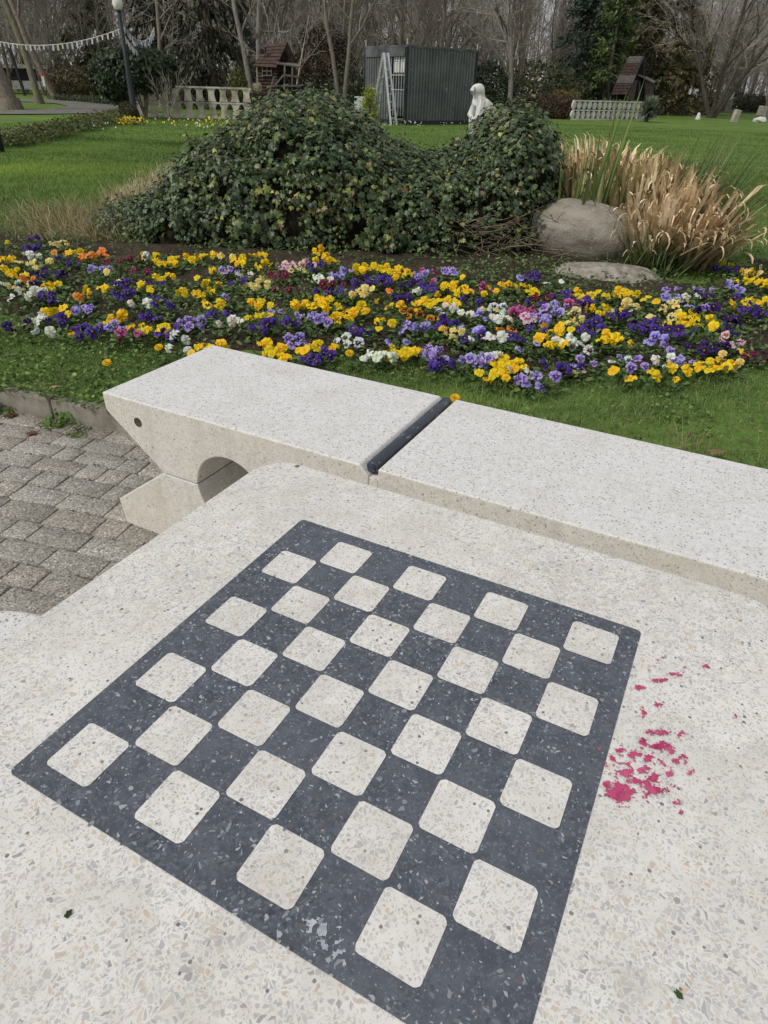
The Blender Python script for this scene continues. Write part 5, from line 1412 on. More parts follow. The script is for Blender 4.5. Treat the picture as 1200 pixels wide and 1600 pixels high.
# ground cover strip beyond the path bend
V_, F_, T_ = [], [], []; cnt = 0
for k in range(16):
    px = 92 + k * 6.6; Y = 50 - k * .55; X_ = at(px, 150, Y)[0]
    V, F, T = leaf_cloud(320, (.75, .6, .22), .12, DG + OL[:1], 400 + k, lump=.3, shell=.4); V = V + np.array([X_, Y, .26]); V_.append(V); F_.append(F + cnt); T_.append(T); cnt += len(V)
tag(obj('path_edging', mesh_np('path_edging', np.concatenate(V_), np.concatenate(F_), M_LEAF, tint=np.concatenate(T_))), 'low dark ivy edging along the far side of the path bend', 'edging')

# flowers far off: a bright yellow patch and scattered dots
def dots(name, label, pts, size, pal, per, spread, seed, cat='flowers'):
    global rng
    rng2 = np.random.default_rng(seed); P = []
    for x, y in pts:
        k = rng2.normal(size=(per, 2)) * spread; P.append(np.column_stack([x + k[:, 0], y + k[:, 1], .1 + rng2.uniform(.04, .2, per)]))
    P = np.concatenate(P); n = len(P); nn, t, s_ = frames(n, .6, np.array([0, -.6, .8]))
    V, F, T = leafset(P, nn, t, s_, size * rng2.uniform(.7, 1.3, n), CLO, CLO_T, tints(n, pal, .1))
    return V, F, T
yp = ground(196, 196)
V, F, T = dots('', '', [(yp[0], yp[1] + .3)], .062, [(.80, .56, .012), (.82, .62, .02)], 190, .24, 1)
fp = thing('flower_patch', 'compact bright yellow flower patch at the far edge of the left lawn', 'flowers', (yp[0], yp[1], .1))
o = obj('bloom', mesh_np('bloom', V - np.array([yp[0], yp[1], .1]), F, M_PETAL, tint=T), fp)
V, F, T = leaf_cloud(500, (.55, .45, .14), .07, OL, 91, lump=.2); V[:, 2] += .06; V[:, 1] += .3; obj('foliage', mesh_np('foliage', V, F, M_LEAF, tint=T), fp)
pts = [ground(px, py)[:2] for px, py in ((232, 196), (262, 194), (268, 197), (300, 194), (312, 199), (321, 192), (328, 195), (338, 193), (345, 196), (352, 201), (318, 202), (290, 199), (385, 192))]
V, F, T = dots('', '', pts, .06, [(.78, .55, .02), (.80, .66, .10), (.75, .74, .6)], 7, .18, 2)
tag(obj('far_flowers', mesh_np('far_flowers', V, F, M_PETAL, tint=T)), 'scattered yellow flowers in the grass before the left fence', 'flowers', kind='stuff')
pts = [ground(px, py)[:2] for px, py in ((612, 199), (640, 197), (650, 200), (690, 198), (715, 194), (726, 195), (625, 196), (1025, 189), (140, 203), (150, 206), (160, 202), (133, 205))]
V, F, T = dots('', '', pts, .045, [(.75, .75, .70)], 8, .22, 3)
tag(obj('daisies', mesh_np('daisies', V, F, M_PETAL, tint=T)), 'tiny white daisies in the grass by the metal shed', 'daisies', kind='stuff')

# ================================================================== paths
m_path = mottled('path_asphalt', (.13, .125, .115), (.21, .20, .185), 3, .95, .15, .2, .01, world=True)
def strip(name, pts, w, mat, z=.13):
    A = np.array(pts); T = np.gradient(A, axis=0); T /= np.linalg.norm(T, axis=1)[:, None]; Nn = np.stack([-T[:, 1], T[:, 0]], 1); w = np.asarray(w).reshape(-1, 1) * np.ones((len(A), 1))
    V = np.concatenate([np.column_stack([A + Nn * w / 2, np.full(len(A), z)]), np.column_stack([A - Nn * w / 2, np.full(len(A), z)])]); n = len(A)
    F = np.array([(i, n + i, n + i + 1, i + 1) for i in range(n - 1)])
    return tag(obj(name, mesh_np(name, V, F, mat)), kind='structure')
# centre line: comes from the left margin, bends round behind the leaning trees
pc = [(-40, 24.5), (-18, 26.5), (-14.2, 30), (-13.4, 33.5), (-14.2, 38), (-17.5, 43.5), (-23, 46), (-32, 47.5), (-50, 48)]
pc = np.array(pc); tt = np.linspace(0, len(pc) - 1, 60); pc = np.column_stack([np.interp(tt, range(len(pc)), pc[:, i]) for i in (0, 1)])
for _ in range(6): pc[1:-1] = (pc[:-2] + 2 * pc[1:-1] + pc[2:]) / 4
strip('path', pc, np.interp(np.arange(60), [0, 15, 25, 40, 59], [3.2, 3.2, 3.6, 3.6, 6.5]), m_path)
strip('far_path', [(12, 86), (30, 84), (50, 83), (75, 84), (110, 88)], 5.0, m_path)

# ================================================================== lamp post, bunting, posts
lp = ground(212, 188)
lamp = thing('street_lamp', 'dark lamp post with a white head carrying strings of small flags', 'street lamp', (lp[0], lp[1], .1))
b = MB(); H = at(184, 14, lp[1])[2] - .1
b.lathe([(.17, 0), (.17, .25), (.11, .35), (.095, 1.4), (.08, 1.45), (.065, H)], (0, 0, 0), 12); b.build('pole', M_DARKMETAL, lamp, True)
b = MB(); b.lathe([(.05, H - .04), (.13, H), (.17, H + .12), (.15, H + .26), (.06, H + .33)], (0, 0, 0), 12); b.build('lamp_head', M_WHITE, lamp, True)
M_FLAG = tint_mat('flag', .7, .2, .25)


def bunting(label, A, Bp, sag, n, seed, size=.135):
    r = random.Random(seed); A = np.array(A); Bp = np.array(Bp); t_ = thing('bunting', label, 'bunting', tuple((A + Bp) / 2)); o_ = (A + Bp) / 2
    P = [A + (Bp - A) * (k / 24) + np.array([0, 0, -sag * 4 * (k / 24) * (1 - k / 24)]) - o_ for k in range(25)]
    b = MB(); b.tube(P, .012, 4); b.build('rope', M_WHITE, t_)
    for k in range(n):
        f = (k + .5) / n; p = A + (Bp - A) * f + np.array([0, 0, -sag * 4 * f * (1 - f)]) - o_; s = size * r.uniform(.8, 1.2); sw = r.uniform(-.25, .25); dr = (Bp - A) / np.linalg.norm(Bp - A)
        V = [p - dr * s * .42, p + dr * s * .42, p + dr * (s * .38 + sw * s) + np.array([0, sw * .2, -s * 1.15]), p + dr * (sw * s - s * .3) + np.array([0, sw * .3, -s * 1.2])]
        c = [(.56, .57, .58), (.48, .51, .56), (.20, .26, .38), (.60, .59, .56)][r.randrange(4)]
        obj('flag', mesh_np('flag', np.array(V), [(0, 1, 2, 3)], M_FLAG, tint=np.array([c] * 4)), t_)


LT = at(189, 45, lp[1]); LT2 = at(187, 30, lp[1])
bunting('long string of small white flags from the lamp post towards the left', LT, at(-30, 58, 33), .36, 30, 1)
bunting('upper short string of white flags right of the lamp post', LT2, at(241, 43, 30), .5, 16, 2, .16)
bunting('lower sagging string of blue-white flags right of the lamp post', LT, at(238, 48, 29.5), .62, 18, 3, .16)
pp = ground(3, 238)
b = MB(); b.lathe([(.075, 0), (.075, .52), (.06, .57), (.02, .60)], (0, 0, 0), 12); o = b.build('bollard', M_DARKMETAL, None, True, loc=(pp[0] - .02, pp[1], .1)); tag(o, 'short dark bollard on the lawn at the left margin', 'bollard')
p0_ = at(37, 140, 58)
pt = thing('park_railing', 'dark post with a thin rail behind the two left leaning trunks', 'railing', (p0_[0], 58, .1))
b = MB(); b.bar((0, 0, 0), (-.35, 0, 3.1), .16); b.build('post', M_DARKMETAL, pt)
b = MB(); b.bar((-.1, 0, 1.1), (-2.4, 0, 1.15), .06); b.build('rail', M_DARKMETAL, pt)
kp = at(38, 130, 66)
ki = thing('kiosk', 'low pale kiosk with a dark window band seen between the leaning trunks', 'kiosk', (kp[0], 66, .1))
b = MB(); b.box((0, 0, .62), (6.4, 2.4, .6)); b.build('counter_wall', M_WHITE, ki)
b = MB(); b.box((0, .1, 1.35), (6.2, 2.2, .85)); b.build('window_band', M_DARKMETAL, ki)
b = MB(); b.box((0, 0, 1.92), (7.0, 2.9, .28)); b.build('roof', M_WHITE, ki)

# ================================================================== ornate white fences
M_FENCE = mottled('stained_white', (0.22, 0.19, 0.13), (0.64, 0.60, 0.51), 2.6, 0.8, 0.25, 0.3, 0.02, 6, world=True, lo=.30, hi=.58)
def fence(label, A, Bp, H, cols, seed, arch):
    A = np.array(A); Bp = np.array(Bp); L = np.linalg.norm(Bp - A); rz = math.atan2(*(Bp - A)[::-1]); t_ = thing('ornate_fence', label, 'fence', ((A + Bp)[0] / 2, (A + Bp)[1] / 2, .1), rz)
    b = MB(); b.box((0, 0, H - .03), (L + .1, .16, .06)); b.build('top_rail', M_FENCE if arch else M_WHITE, t_)
    b = MB(); b.box((0, 0, H / 2), (L, .13, .05)); b.build('middle_rail', M_FENCE if arch else M_WHITE, t_)
    b = MB(); b.box((0, 0, .03), (L, .16, .08)); b.build('bottom_rail', M_FENCE, t_)
    c = L / cols
    for row in range(2):
        z0 = .06 + row * (H / 2 - .02); h = H / 2 - .07
        for k in range(cols + 1):
            x = -L / 2 + k * c
            if arch:   # slender pillar that spreads to left and right like an arch
                pr = []
                for q in range(11):
                    f = q / 10; wq = .105 + .03 * (1 - f) ** 3 * 2 + (c * .5 - .105) * max(0, (f - .55) / .45) ** 2.2; pr.append((min(wq, c * .5 - .002), z0 + f * h))
            else:      # drop-shaped pillar, narrow at the top
                pr = []
                for q in range(11):
                    f = q / 10; wq = (.34 * math.sin(PI * min(1, f * .95 + .08)) ** .8 + .13 * f ** 3) * c * 1.02; pr.append((min(wq, c * .52), z0 + f * h))
            n = len(pr); dpt = .05
            P = [(x + w_, -dpt, z_) for w_, z_ in pr] + [(x - w_, -dpt, z_) for w_, z_ in pr[::-1]]
            V = P + [(a, dpt, z_) for a, _, z_ in P]; m = len(P); mf_ = M_FENCE if arch else M_WHITE
            bb_ = MB(); bb_.add(V, [tuple(range(m)), tuple(range(m, 2 * m))[::-1]] + [(i, m + i, m + (i + 1) % m, (i + 1) % m) for i in range(m)])
            bb_.build('baluster', mf_, t_, bevel=.012)
    return t_


FA, FB = ground(224, 183), ground(388, 187)
fence('white openwork fence with two rows of arches beside the clipped bush on the left', FA[:2], FB[:2], 1.06, 9, 1, True)
FA, FB = at(893, 187, 41.5), at(1000, 187, 44.5)
fence('white openwork fence with drop-shaped pillars in front of the steep-roofed playhouse', FA[:2], FB[:2], .92, 14, 2, False)

# ================================================================== corrugated metal shed
M_SHED, nt, bb = newmat('grey_corrugated', 0.5, 0.4)
co = objco(nt); c = mixc(nt, maprange(nt, noise_t(nt, co, 1.4, 5, .6), .35, .65), (.085, .094, .102), (.165, .172, .175))
c = mixc(nt, maprange(nt, noise_t(nt, N(nt, 'Mapping', {'Vector': co, 'Scale': (3, 3, .5)}).outputs[0], 2.2, 5, .7), .58, .70, 0, .5), c, (.24, .235, .22))
c = mixc(nt, maprange(nt, noise_t(nt, co, 7, 4, .6), .66, .70, 0, .8), c, (.42, .41, .38))
sz_ = N(nt, 'SeparateXYZ', {0: co}).outputs[2]; c = mixc(nt, mth(nt, 'MULTIPLY', maprange(nt, sz_, .2, .9, 1, 0), maprange(nt, noise_t(nt, co, 3, 4), .4, .6, 0, .6)), c, (.07, .085, .05))
setc(nt, bb, c); bump(nt, bb, noise_t(nt, co, 2.5, 3), .35, .04)
SA = ground(632, 195)[:2]; d1 = np.array([.766, .643]); d2 = np.array([-.643, .766]); L1, L2, SH = 3.70, 2.50, 2.50
shed = thing('metal_shed', 'dark grey corrugated metal shed standing on the lawn', 'shed', (SA[0], SA[1], .1), math.atan2(d1[1], d1[0]))


def corr(L, H, pitch, dep):
    prof = []; x = 0
    while x < L - pitch * .9:
        prof += [(x, 0), (x + pitch * .3, 0), (x + pitch * .45, -dep), (x + pitch * .85, -dep)]; x += pitch
    prof += [(L, 0)]; return prof


def corr_wall(name, L, H, tf, mat):
    pr = corr(L, H, .155, .045); n = len(pr); V = [tf(x, y, .12) for x, y in pr] + [tf(x, y, H) for x, y in pr]
    F = [(i, i + 1, n + i + 1, n + i) for i in range(n - 1)]
    return obj(name, mesh_np(name, np.array(V), F, mat), shed)


# local frame: x along the long right-hand wall, y towards the back left
corr_wall('long_wall', L1, SH, lambda x, y, z: (x, y, z), M_SHED)
corr_wall('end_wall', L2 - .95, SH - .05, lambda x, y, z: (y, x + .95, z), M_SHED)
b = MB(); b.box((L1 / 2, L2, SH / 2 + .06), (L1, .04, SH - .12)); b.box((L1, L2 / 2, SH / 2 + .06), (.04, L2, SH - .12)); b.build('back_wall', M_SHED, shed)
for x, y in ((0, 0), (L1, 0), (0, L2), (L1, L2)):
    b = MB(); b.box((x, y, SH / 2 + .03), (.09, .09, SH + .06)); b.build('corner_post', M_DARKMETAL, shed)
for c_, d_ in (((L1 / 2, -.02, .08), (L1 - .1, .10, .12)), ((-.02, L2 / 2, .08), (.10, L2 - .1, .12))):
    b = MB(); b.box(c_, d_); b.build('base_beam', M_DARKMETAL, shed)
b = MB(); b.box((-.01, .93, SH / 2), (.06, .08, SH - .14)); b.build('door_post', M_DARKMETAL, shed)
b = MB(); b.box((L1 / 2, L2 / 2, SH + .02), (L1 + .12, L2 + .12, .07)); b.box((-.06, L2 / 2, SH - .16), (.03, L2 - .1, .28)); b.build('roof', mottled('shed_roof', (.05, .055, .06), (.14, .145, .15), 2, .6, .3, .2, .02), shed)
M_PEG = mottled('peg', (.4, .36, .28), (.55, .5, .42), 9)
for x, y in ((0, 0), (L1, 0), (0, L2)):
    b = MB(); b.box((x, y, SH + .15), (.035, .035, .22)); b.build('roof_peg', M_PEG, shed)
win = MB(); win.box((.06, .48, SH / 2 + .1), (.03, .86, SH - .4)); wo = win.build('window', mottled('dark_inside', (.012, .014, .016), (.03, .032, .035), 2, .4), shed)
b = MB()
for k in range(6): b.box((-.012, .1 + k * .155, SH / 2 + .1), (.02, .022, SH - .35))
for z in (1.15, 1.62, 2.35): b.box((-.014, .48, z), (.016, .86, .03))
b.build('bars', M_ALU, wo)
b = MB(); b.box((.03, .62, 1.98), (.012, .30, .56)); b.box((.03, .24, 1.98), (.012, .28, .56)); b.build('paper_sheet', mottled('paper', (.55, .55, .52), (.72, .72, .69), 5, .8), wo)
b = MB()
for y in (.62, .24):
    for k in range(3): b.box((.0225, y, 2.19 - k * .07), (.003, .22, .018))
b.build('print', M_DARKMETAL, wo)
b = MB(); b.box((.028, .45, .85), (.012, .8, .6)); b.build('panel', mottled('grey_panel', (.075, .085, .10), (.12, .13, .15), 3, .5), wo)

# white step ladder in front of the end wall
lp_ = at(612, 193, 29.0); LX = lp_[0]; LY = 29.0
lad = thing('step_ladder', 'white aluminium step ladder standing open against the metal shed', 'ladder', (LX, LY, .1))
topz = at(600, 82, LY)[2] - .1; tx = at(601, 82, LY)[0] - LX
fl_, fr_ = (at(611, 193, LY)[0] - LX, -.15, 0), (at(620, 193, LY)[0] - LX, .05, 0)
b = MB(); tl_, tr_ = (tx - .03, .12, topz), (tx + .12, .22, topz)
b.bar(fl_, tl_, .075, .05); b.bar(fr_, tr_, .075, .05)
for k in range(1, 9):
    f = k / 9; A = np.array(fl_) * (1 - f) + np.array(tl_) * f; Bq = np.array(fr_) * (1 - f) + np.array(tr_) * f; b.bar(A, Bq, .05, .03)
b.build('front_section', M_ALU, lad)
b = MB(); bl_, br_ = (at(578, 188, LY)[0] - LX, .35, 0), (at(587, 188, LY)[0] - LX, .75, 0)
b.bar(bl_, (tx - .06, .14, topz - .02), .07, .05); b.bar(br_, (tx + .06, .26, topz - .02), .07, .05)
for k in range(1, 7):
    f = k / 9; A = np.array(bl_) * (1 - f) + np.array((tx - .06, .14, topz)) * f; Bq = np.array(br_) * (1 - f) + np.array((tx + .06, .26, topz)) * f; b.bar(A, Bq, .045, .03)
b.build('rear_section', M_ALU, lad)
bx = at(563, 165, 28.4)
b = MB(); b.box((bx[0], 28.4, .55), (.42, .3, .9)); tag(b.build('white_box', mottled('box_white', (.45, .46, .47), (.6, .61, .62), 3), None, bevel=.02), 'pale box standing behind the golden thuja', 'box')

# ================================================================== statue
sx, sy = at(752, 150, 12)[0], 12.0
stat = thing('statue', 'white stone statue of a draped standing figure behind the ivy', 'statue', (sx, sy, .1))
import bmesh
V = []; F = []; k = 28
# stacked cross-sections of a cloaked figure, turned a little to the left: (z, rx, ry, dx, dy)
SEC = [(.46, .15, .14, .03, 0), (.54, .15, .14, .03, 0), (.64, .16, .14, .02, 0), (.75, .18, .145, .02, 0), (.86, .20, .15, .03, 0), (.95, .195, .15, .035, 0), (1.03, .165, .14, .02, -.01), (1.085, .105, .10, -.015, -.02), (1.125, .082, .085, -.04, -.03), (1.18, .105, .105, -.055, -.035), (1.225, .10, .10, -.062, -.035), (1.262, .075, .075, -.058, -.03), (1.282, .03, .03, -.05, -.02)]
for z, rx_, ry_, dx, dy in SEC:
    for j in range(k):
        a = 2 * PI * j / k; amp = 1 if z < 1.06 else .45
        fold = 1 + amp * (.16 * math.sin(3 * a + z * 9) + .10 * math.sin(7 * a - z * 13 + 1) + .10 * noise.noise((math.cos(a) * 2, math.sin(a) * 2, z * 6)))
        V.append((dx + rx_ * fold * math.cos(a), dy + ry_ * fold * math.sin(a), z))
n = len(SEC); F = [(i * k + j, i * k + (j + 1) % k, (i + 1) * k + (j + 1) % k, (i + 1) * k + j) for i in range(n - 1) for j in range(k)] + [tuple(range(k))[::-1], tuple(range((n - 1) * k, n * k))]
o = obj('body', mesh_np('body', np.array(V), F, M_CLOTH, True), stat); md = o.modifiers.new('sub', 'SUBSURF'); md.levels = 1; md.render_levels = 1
b = MB(); b.tube([(-.11, -.10, .98), (-.16, -.15, .87), (-.12, -.2, .80), (-.02, -.17, .86)], [.05, .048, .042, .03], 10); o = b.build('arm', M_STATUE, stat, True)
b = MB(); b.tube([(-.13, -.09, 1.225), (-.15, -.115, 1.20), (-.168, -.135, 1.18), (-.15, -.12, 1.16), (-.13, -.10, 1.135)], [.03, .036, .024, .03, .015], 10); b.build('face', M_STATUE, stat, True)
bm = bmesh.new(); bmesh.ops.create_icosphere(bm, subdivisions=4, radius=1)
for v in bm.verts:
    q = v.co.copy(); f_ = 1 + .3 * noise.fractal(q * 2.2, 1, 2, 3); v.co = Vector((q.x * .27 * f_, q.y * .24 * f_, .22 + q.z * .29 * f_))
me = bpy.data.meshes.new('rock_base'); bm.to_mesh(me); bm.free(); me.materials.append(M_STATUE); obj('rock_base', me, stat)

# ================================================================== wooden playhouses
M_WOOD = mottled('brown_wood', (.030, .021, .016), (.085, .060, .046), 6, .85, .2, .4, .01)
M_WOOD_RED = mottled('red_brown_wood', (.045, .029, .023), (.105, .070, .057), 7, .85, .2, .4, .01)
M_WOOD_GREY = mottled('grey_wood', (.11, .095, .088), (.22, .19, .175), 7, .85, .2, .4, .01)
M_HOLE = mottled('dark_hollow', (.008, .008, .008), (.02, .018, .016), 4, .8, .1, 0)


def quadpoly(b, P, thick):
    """a flat slab through the points P (front face), thickness along its normal"""
    P = [Vector([float(c) for c in p]) for p in P]; nrm_ = (P[1] - P[0]).cross(P[2] - P[0]).normalized(); n = len(P)
    V = P + [p - nrm_ * thick for p in P]
    b.add(V, [tuple(range(n)), tuple(range(n, 2 * n))[::-1]] + [(i, n + i, n + (i + 1) % n, (i + 1) % n) for i in range(n)])


PY_ = 33.5
ph = thing('playhouse', 'rustic brown log playhouse with a plank roof and round gable window', 'playhouse', (at(435, 150, PY_)[0], PY_, .1))
ox = at(435, 150, PY_)[0]
def L_(px, py, dy=0.0): q = at(px, py, PY_ + dy); return (q[0] - ox, dy, q[2] - .1)
fz = L_(430, 148)[2]; wz = L_(430, 103)[2]; rz_ = L_(446, 64)[2]
xl, xm, xr = L_(404, 120)[0], L_(432, 120)[0], L_(458, 120)[0]
# log walls
b = MB(); nlog = 9
for k in range(nlog):
    z = fz + (wz - fz) * (k + .5) / nlog; r_ = (wz - fz) / nlog * .52
    b.tube([(xl - .06, .28, z), (xm + .05, -.02, z)], r_, 8); b.tube([(xm - .03, -.03, z), (xr, .75, z)], r_, 8); b.tube([(xl, .25, z), (xl + .5, 1.1, z)], r_, 8)
b.build('log_wall', M_WOOD, ph)
b = MB()
A0, A1 = (xl - .18, .15, wz - .02), (xm + .04, -.2, wz - .05); R0, R1 = (L_(408, 69)[0], .9, rz_ - .1), (L_(447, 64)[0], .4, rz_)
nr = 7
for k in range(nr):
    f0, f1 = k / nr - .02, (k + 1) / nr; e = .02 * (k % 2)
    a0 = np.array(A0) * (1 - f0) + np.array(R0) * f0; a1 = np.array(A1) * (1 - f0) + np.array(R1) * f0; c0 = np.array(A0) * (1 - f1) + np.array(R0) * f1; c1 = np.array(A1) * (1 - f1) + np.array(R1) * f1
    sh = np.array([0, -.03, .015]) * (1 + e * 10)
    quadpoly(b, [a0 + sh, a1 + sh, c1, c0], .04)
quadpoly(b, [R1, (xr + .14, 1.0, wz + .02), (xr - .3, 1.8, wz), R0], .05)
b.build('roof', M_WOOD_GREY if False else M_WOOD_RED, ph)
b = MB(); quadpoly(b, [(xm - .02, -.06, wz - .02), (xr + .05, .72, wz), (R1[0] + .02, .42, rz_ - .05)], .06); g_ = b.build('gable', M_WOOD, ph)
gc = Vector(((xm + xr) / 2 - .02, .22, wz + (rz_ - wz) * .38)); gx = Vector((xr - xm, .78, 0)).normalized(); gn = Vector((gx.y, -gx.x, 0))
b = MB(); V = [gc + gn * .05 + gx * (.17 * math.cos(2 * PI * j / 16)) + Vector((0, 0, .2 * math.sin(2 * PI * j / 16))) for j in range(16)]; quadpoly(b, V, .03); b.build('round_window', M_HOLE, g_)
b = MB(); quadpoly(b, [L_(432, 98, -.25), L_(471, 104, -.1), L_(464, 99, .6), L_(440, 95, .5)], .05); b.build('porch_roof', M_WOOD_GREY, ph)
b = MB(); quadpoly(b, [L_(410, 117.5, .06), L_(424, 117, -.02), L_(424, 105, -.02), L_(410, 105, .06)], .06); w_ = b.build('window', M_HOLE, ph)
b = MB()
for a_, c_ in (((410, 117.5, .04), (410, 105, .04)), ((424, 117, -.04), (424, 105, -.04)), ((417, 117, 0), (417, 105, 0)), ((410, 111, .04), (424, 111, -.04)), ((408, 118, .04), (426, 118, -.04)), ((409, 104.6, .04), (425, 104.6, -.04))): b.bar(L_(*a_), L_(*c_), .035)
b.build('frame', M_WOOD_GREY, w_)
b = MB(); quadpoly(b, [L_(407, 78, .3), L_(416, 75, .2), L_(416, 82, .15), L_(408, 84, .2)], .05); b.build('dormer', M_HOLE, ph)
b = MB(); quadpoly(b, [L_(437, 140, -.03), L_(446, 140, .2), L_(446, 112, .2), L_(437, 112, -.03)], .05); b.build('door', M_HOLE, ph)
b = MB()
for a_, c_ in (((444, 140, -.35), (445, 102, -.25)), ((456, 143, -.2), (457, 103, -.1)), ((430, 133, -.4), (443, 117, -.4)), ((443, 117, -.4), (466, 120, -.2)), ((425, 134, -.4), (469, 134, -.2)), ((422, 140, -.4), (428, 120, -.4)), ((466, 146, -.1), (466, 118, -.15))): b.bar(L_(*a_), L_(*c_), .06)
b.build('porch_rail', M_WOOD_GREY, ph)
b = MB(); b.box(((xl + xr) / 2 + .1, .5, fz - .06), (2.1, 2.0, .14))
for x in (xl, xm, xr + .1): b.box((x, .3, fz / 2 - .06), (.12, .12, fz))
b.build('deck', M_WOOD, ph)
bp_ = at(402, 137, 32.3)
b = MB(); b.lathe([(.17, 0), (.21, .08), (.20, .28), (.13, .33)], (0, 0, 0), 10); pot = b.build('planter', mottled('tan_pot', (.20, .15, .11), (.34, .27, .2), 9), None, True, loc=(bp_[0], 32.3, bp_[2] - .17)); tag(pot, 'round tan tub standing on the red-brown fence left of the playhouse', 'tub')
f0, f1 = at(389, 185, 31.0), at(438, 185, 31.6); ztop = at(412, 148, 31.2)[2] - .1
rf = thing('plank_fence', 'red-brown plank fence below the left playhouse', 'fence', (f0[0], 31.0, .1))
b = MB(); nb_ = 13
for k in range(nb_): b.box(((f1[0] - f0[0]) * (k + .5) / nb_, .6 * k / nb_, ztop / 2), ((f1[0] - f0[0]) / nb_ - .012, .03, ztop))
b.build('boards', M_WOOD_RED, rf)
b = MB(); b.bar((-.05, -.03, ztop + .02), (f1[0] - f0[0] + .05, .57, ztop + .02), .09, .05); b.build('cap_rail', M_WOOD_RED, rf)

AY = 50.0; ax_ = at(985, 150, AY)[0]
ah = thing('playhouse', 'dark steep-roofed playhouse behind the white fence on the right', 'playhouse', (ax_, AY, .1))
def A_(px, py, dy=0.0): q = at(px, py, AY + dy); return (q[0] - ax_, dy, q[2] - .1)
bands = [(88, 98, 984, 1006, 978, 1001.5), (98, 117, 977, 1001, 967.5, 994), (117, 129, 968, 994.5, 963, 989), (129, 147, 962, 988.5, 955.5, 979.5)]
for k, (y0_, y1_, a0, a1, c0, c1) in enumerate(bands):
    b = MB(); nn_ = 4
    for j in range(nn_):
        f0_, f1_ = j / nn_, (j + 1.04) / nn_; yy0, yy1 = y0_ + (y1_ - y0_) * f0_, y0_ + (y1_ - y0_) * f1_; d0, d1_ = 1.2 - 1.9 * (yy0 - 88) / 59, 1.2 - 1.9 * (yy1 - 88) / 59
        quadpoly(b, [A_(c0 + (a0 - c0) * (1 - f1_), yy1, d1_ - .04), A_(c1 + (a1 - c1) * (1 - f1_), yy1, d1_ - .04 + .25), A_(c1 + (a1 - c1) * (1 - f0_), yy0, d0 + .25), A_(c0 + (a0 - c0) * (1 - f0_), yy0, d0)], .05)
    b.build('roof_band', (M_WOOD_GREY, M_WOOD_RED, M_WOOD_GREY, M_WOOD_RED)[k], ah)
b = MB(); quadpoly(b, [A_(1006, 88, 1.4), A_(996, 113, .9), A_(979.5, 157, -.2), A_(1010, 157, 1.6)], .05); b.build('gable_shade', M_HOLE, ah)  # near-black slab painted for the unlit interior of the gable
b = MB(); quadpoly(b, [A_(980, 158, -.3), A_(990, 158, -.1), A_(996, 125, .5), A_(991, 125, .3)], .05); b.build('door', M_WOOD_RED, ah)
for a_, c_ in (((1006, 88, 1.3), (994, 114, .7)), ((1006, 88, 1.3), (1005.5, 160, 1.3)), ((994, 114, .7), (979, 148, -.3)), ((979, 148, -.3), (976, 160, -.3)), ((950, 160, -.2), (951, 130, -.1)), ((951, 130, -.1), (965, 123, .3)), ((998, 158, .4), (999, 127, .5))):
    b = MB(); b.bar(A_(*a_), A_(*c_), .10); b.build('beam', M_DARKMETAL, ah)
b = MB(); quadpoly(b, [A_(995, 115, .8), A_(1022, 129, 1.0), A_(1025, 127, 2.0), A_(998, 112, 1.8)], .06); b.build('wing_roof', M_WOOD_GREY, ah)
b = MB(); quadpoly(b, [A_(1008, 160, 1.0), A_(1022, 160, 1.1), A_(1021, 130, 1.1), A_(1008, 123, 1.0)], .06); b.build('wing_wall', M_WOOD, ah)
b = MB(); quadpoly(b, [A_(954, 160, -.1), A_(978, 160, -.1), A_(978, 148, -.1), A_(956, 147, -.1)], .06); b.build('low_wall', M_HOLE, ah)

# yucca
yc = at(1010, 189, 42.0); yu = thing('yucca', 'spiky grey-green yucca at the right end of the white fence', 'yucca', (yc[0], 42.0, .1))
n = 420; a = rng.uniform(0, 2 * PI, n); el = rng.uniform(-.5, 1.45, n); d = np.column_stack([np.cos(a) * np.cos(el), np.sin(a) * np.cos(el), np.sin(el)]); P = np.column_stack([np.zeros(n), np.zeros(n), rng.uniform(.35, .62, n)])
s_ = np.cross(d, np.array([0, 0, 1.0]) + rng.normal(size=(n, 3)) * .1); s_ /= np.linalg.norm(s_, axis=1)[:, None]
V, F, T = leafset(P, np.cross(s_, d), d, s_, rng.uniform(.6, .82, n), [(-.07, 0), (.07, 0), (.08, .4), (0, 1), (-.08, .4)], [(0, 1, 2), (0, 2, 4), (2, 3, 4)], tints(n, [(.20, .24, .17), (.27, .31, .23), (.13, .165, .12)], .2), .1)
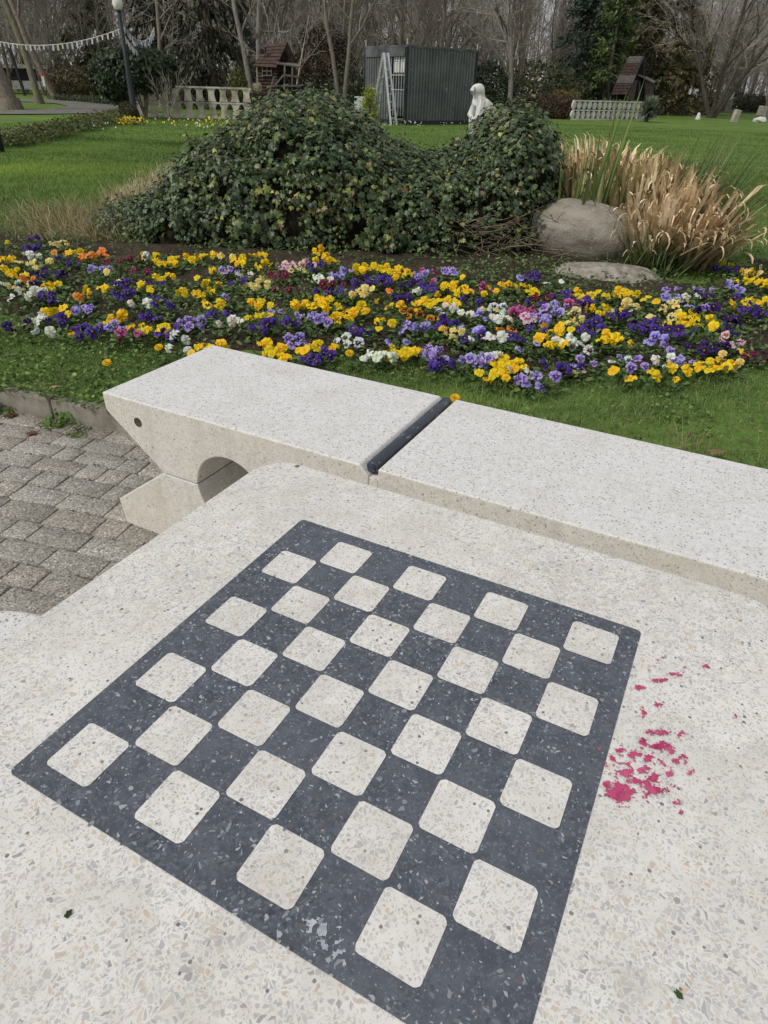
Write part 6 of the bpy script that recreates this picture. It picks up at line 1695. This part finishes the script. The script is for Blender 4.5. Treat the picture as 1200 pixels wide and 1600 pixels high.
obj('leaves', mesh_np('leaves', V, F, M_LEAF, tint=T), yu); b = MB(); b.lathe([(.12, -.05), (.10, .3), (.13, .6)], (0, 0, 0), 8); b.build('trunk', M_BARK_BROWN, yu)

# stones and small white figures on the far lawn at the right
def post_stone(px, py0, py1, Y, w, lean, lab, name, cat, mat=None):
    g = at(px, py0, Y); h = at(px, py1, Y)[2] - g[2]
    b = MB(); b.box((0, 0, h / 2), (w, w * .8, h)); o = b.build(name, mat or mottled('pale_stone', (.30, .27, .22), (.46, .43, .37), 4), None, bevel=.04, loc=(g[0], Y, .08)); o.rotation_euler = (0, lean, .2); return tag(o, lab, cat)
post_stone(1146, 190, 169, 46, .36, .16, 'pale leaning stone pillar on the far right lawn', 'stone_pillar', 'stone')
ps = post_stone(1191, 171, 155, 68, .62, .1, 'stubby two-block pillar at the right margin beyond the lawn', 'stone_pillar', 'stone')
g = at(1090, 187, 48)
b = MB(); b.lathe([(.17, 0), (.16, .1), (.10, .3), (.09, .36), (.04, .42)], (0, 0, 0), 14); o = b.build('white_marker', M_STATUE, None, True, loc=(g[0], 48, .1)); tag(o, 'small white bell-shaped marker on the far lawn', 'marker')
g = at(1189, 184, 48)
bm = bmesh.new(); bmesh.ops.create_icosphere(bm, subdivisions=3, radius=1)
for v in bm.verts:
    q = v.co.copy(); f_ = 1 + .25 * noise.noise(q * 1.8); v.co = Vector((q.x * .42 * f_, q.y * .3 * f_, .1 + q.z * .2 * f_))
me = bpy.data.meshes.new('white_stone'); bm.to_mesh(me); bm.free(); me.materials.append(M_STATUE); tag(obj('white_stone', me, None, (g[0], 48, .1)), 'low white stone lying on the lawn at the right margin', 'stone')
g = at(1142, 152, 76); fg = thing('garden_figure', 'small white figure on a plinth far beyond the right lawn', 'statue', (g[0], 76, .1))
b = MB(); b.box((0, 0, .55), (.5, .5, 1.1)); b.build('plinth', M_WOOD_GREY, fg); b = MB(); b.lathe([(.22, 1.1), (.2, 1.35), (.27, 1.65), (.2, 1.85), (.09, 1.9), (.13, 2.02), (.09, 2.15), (.02, 2.19)], (0, 0, 0), 12); b.build('figure', M_STATUE, fg, True)
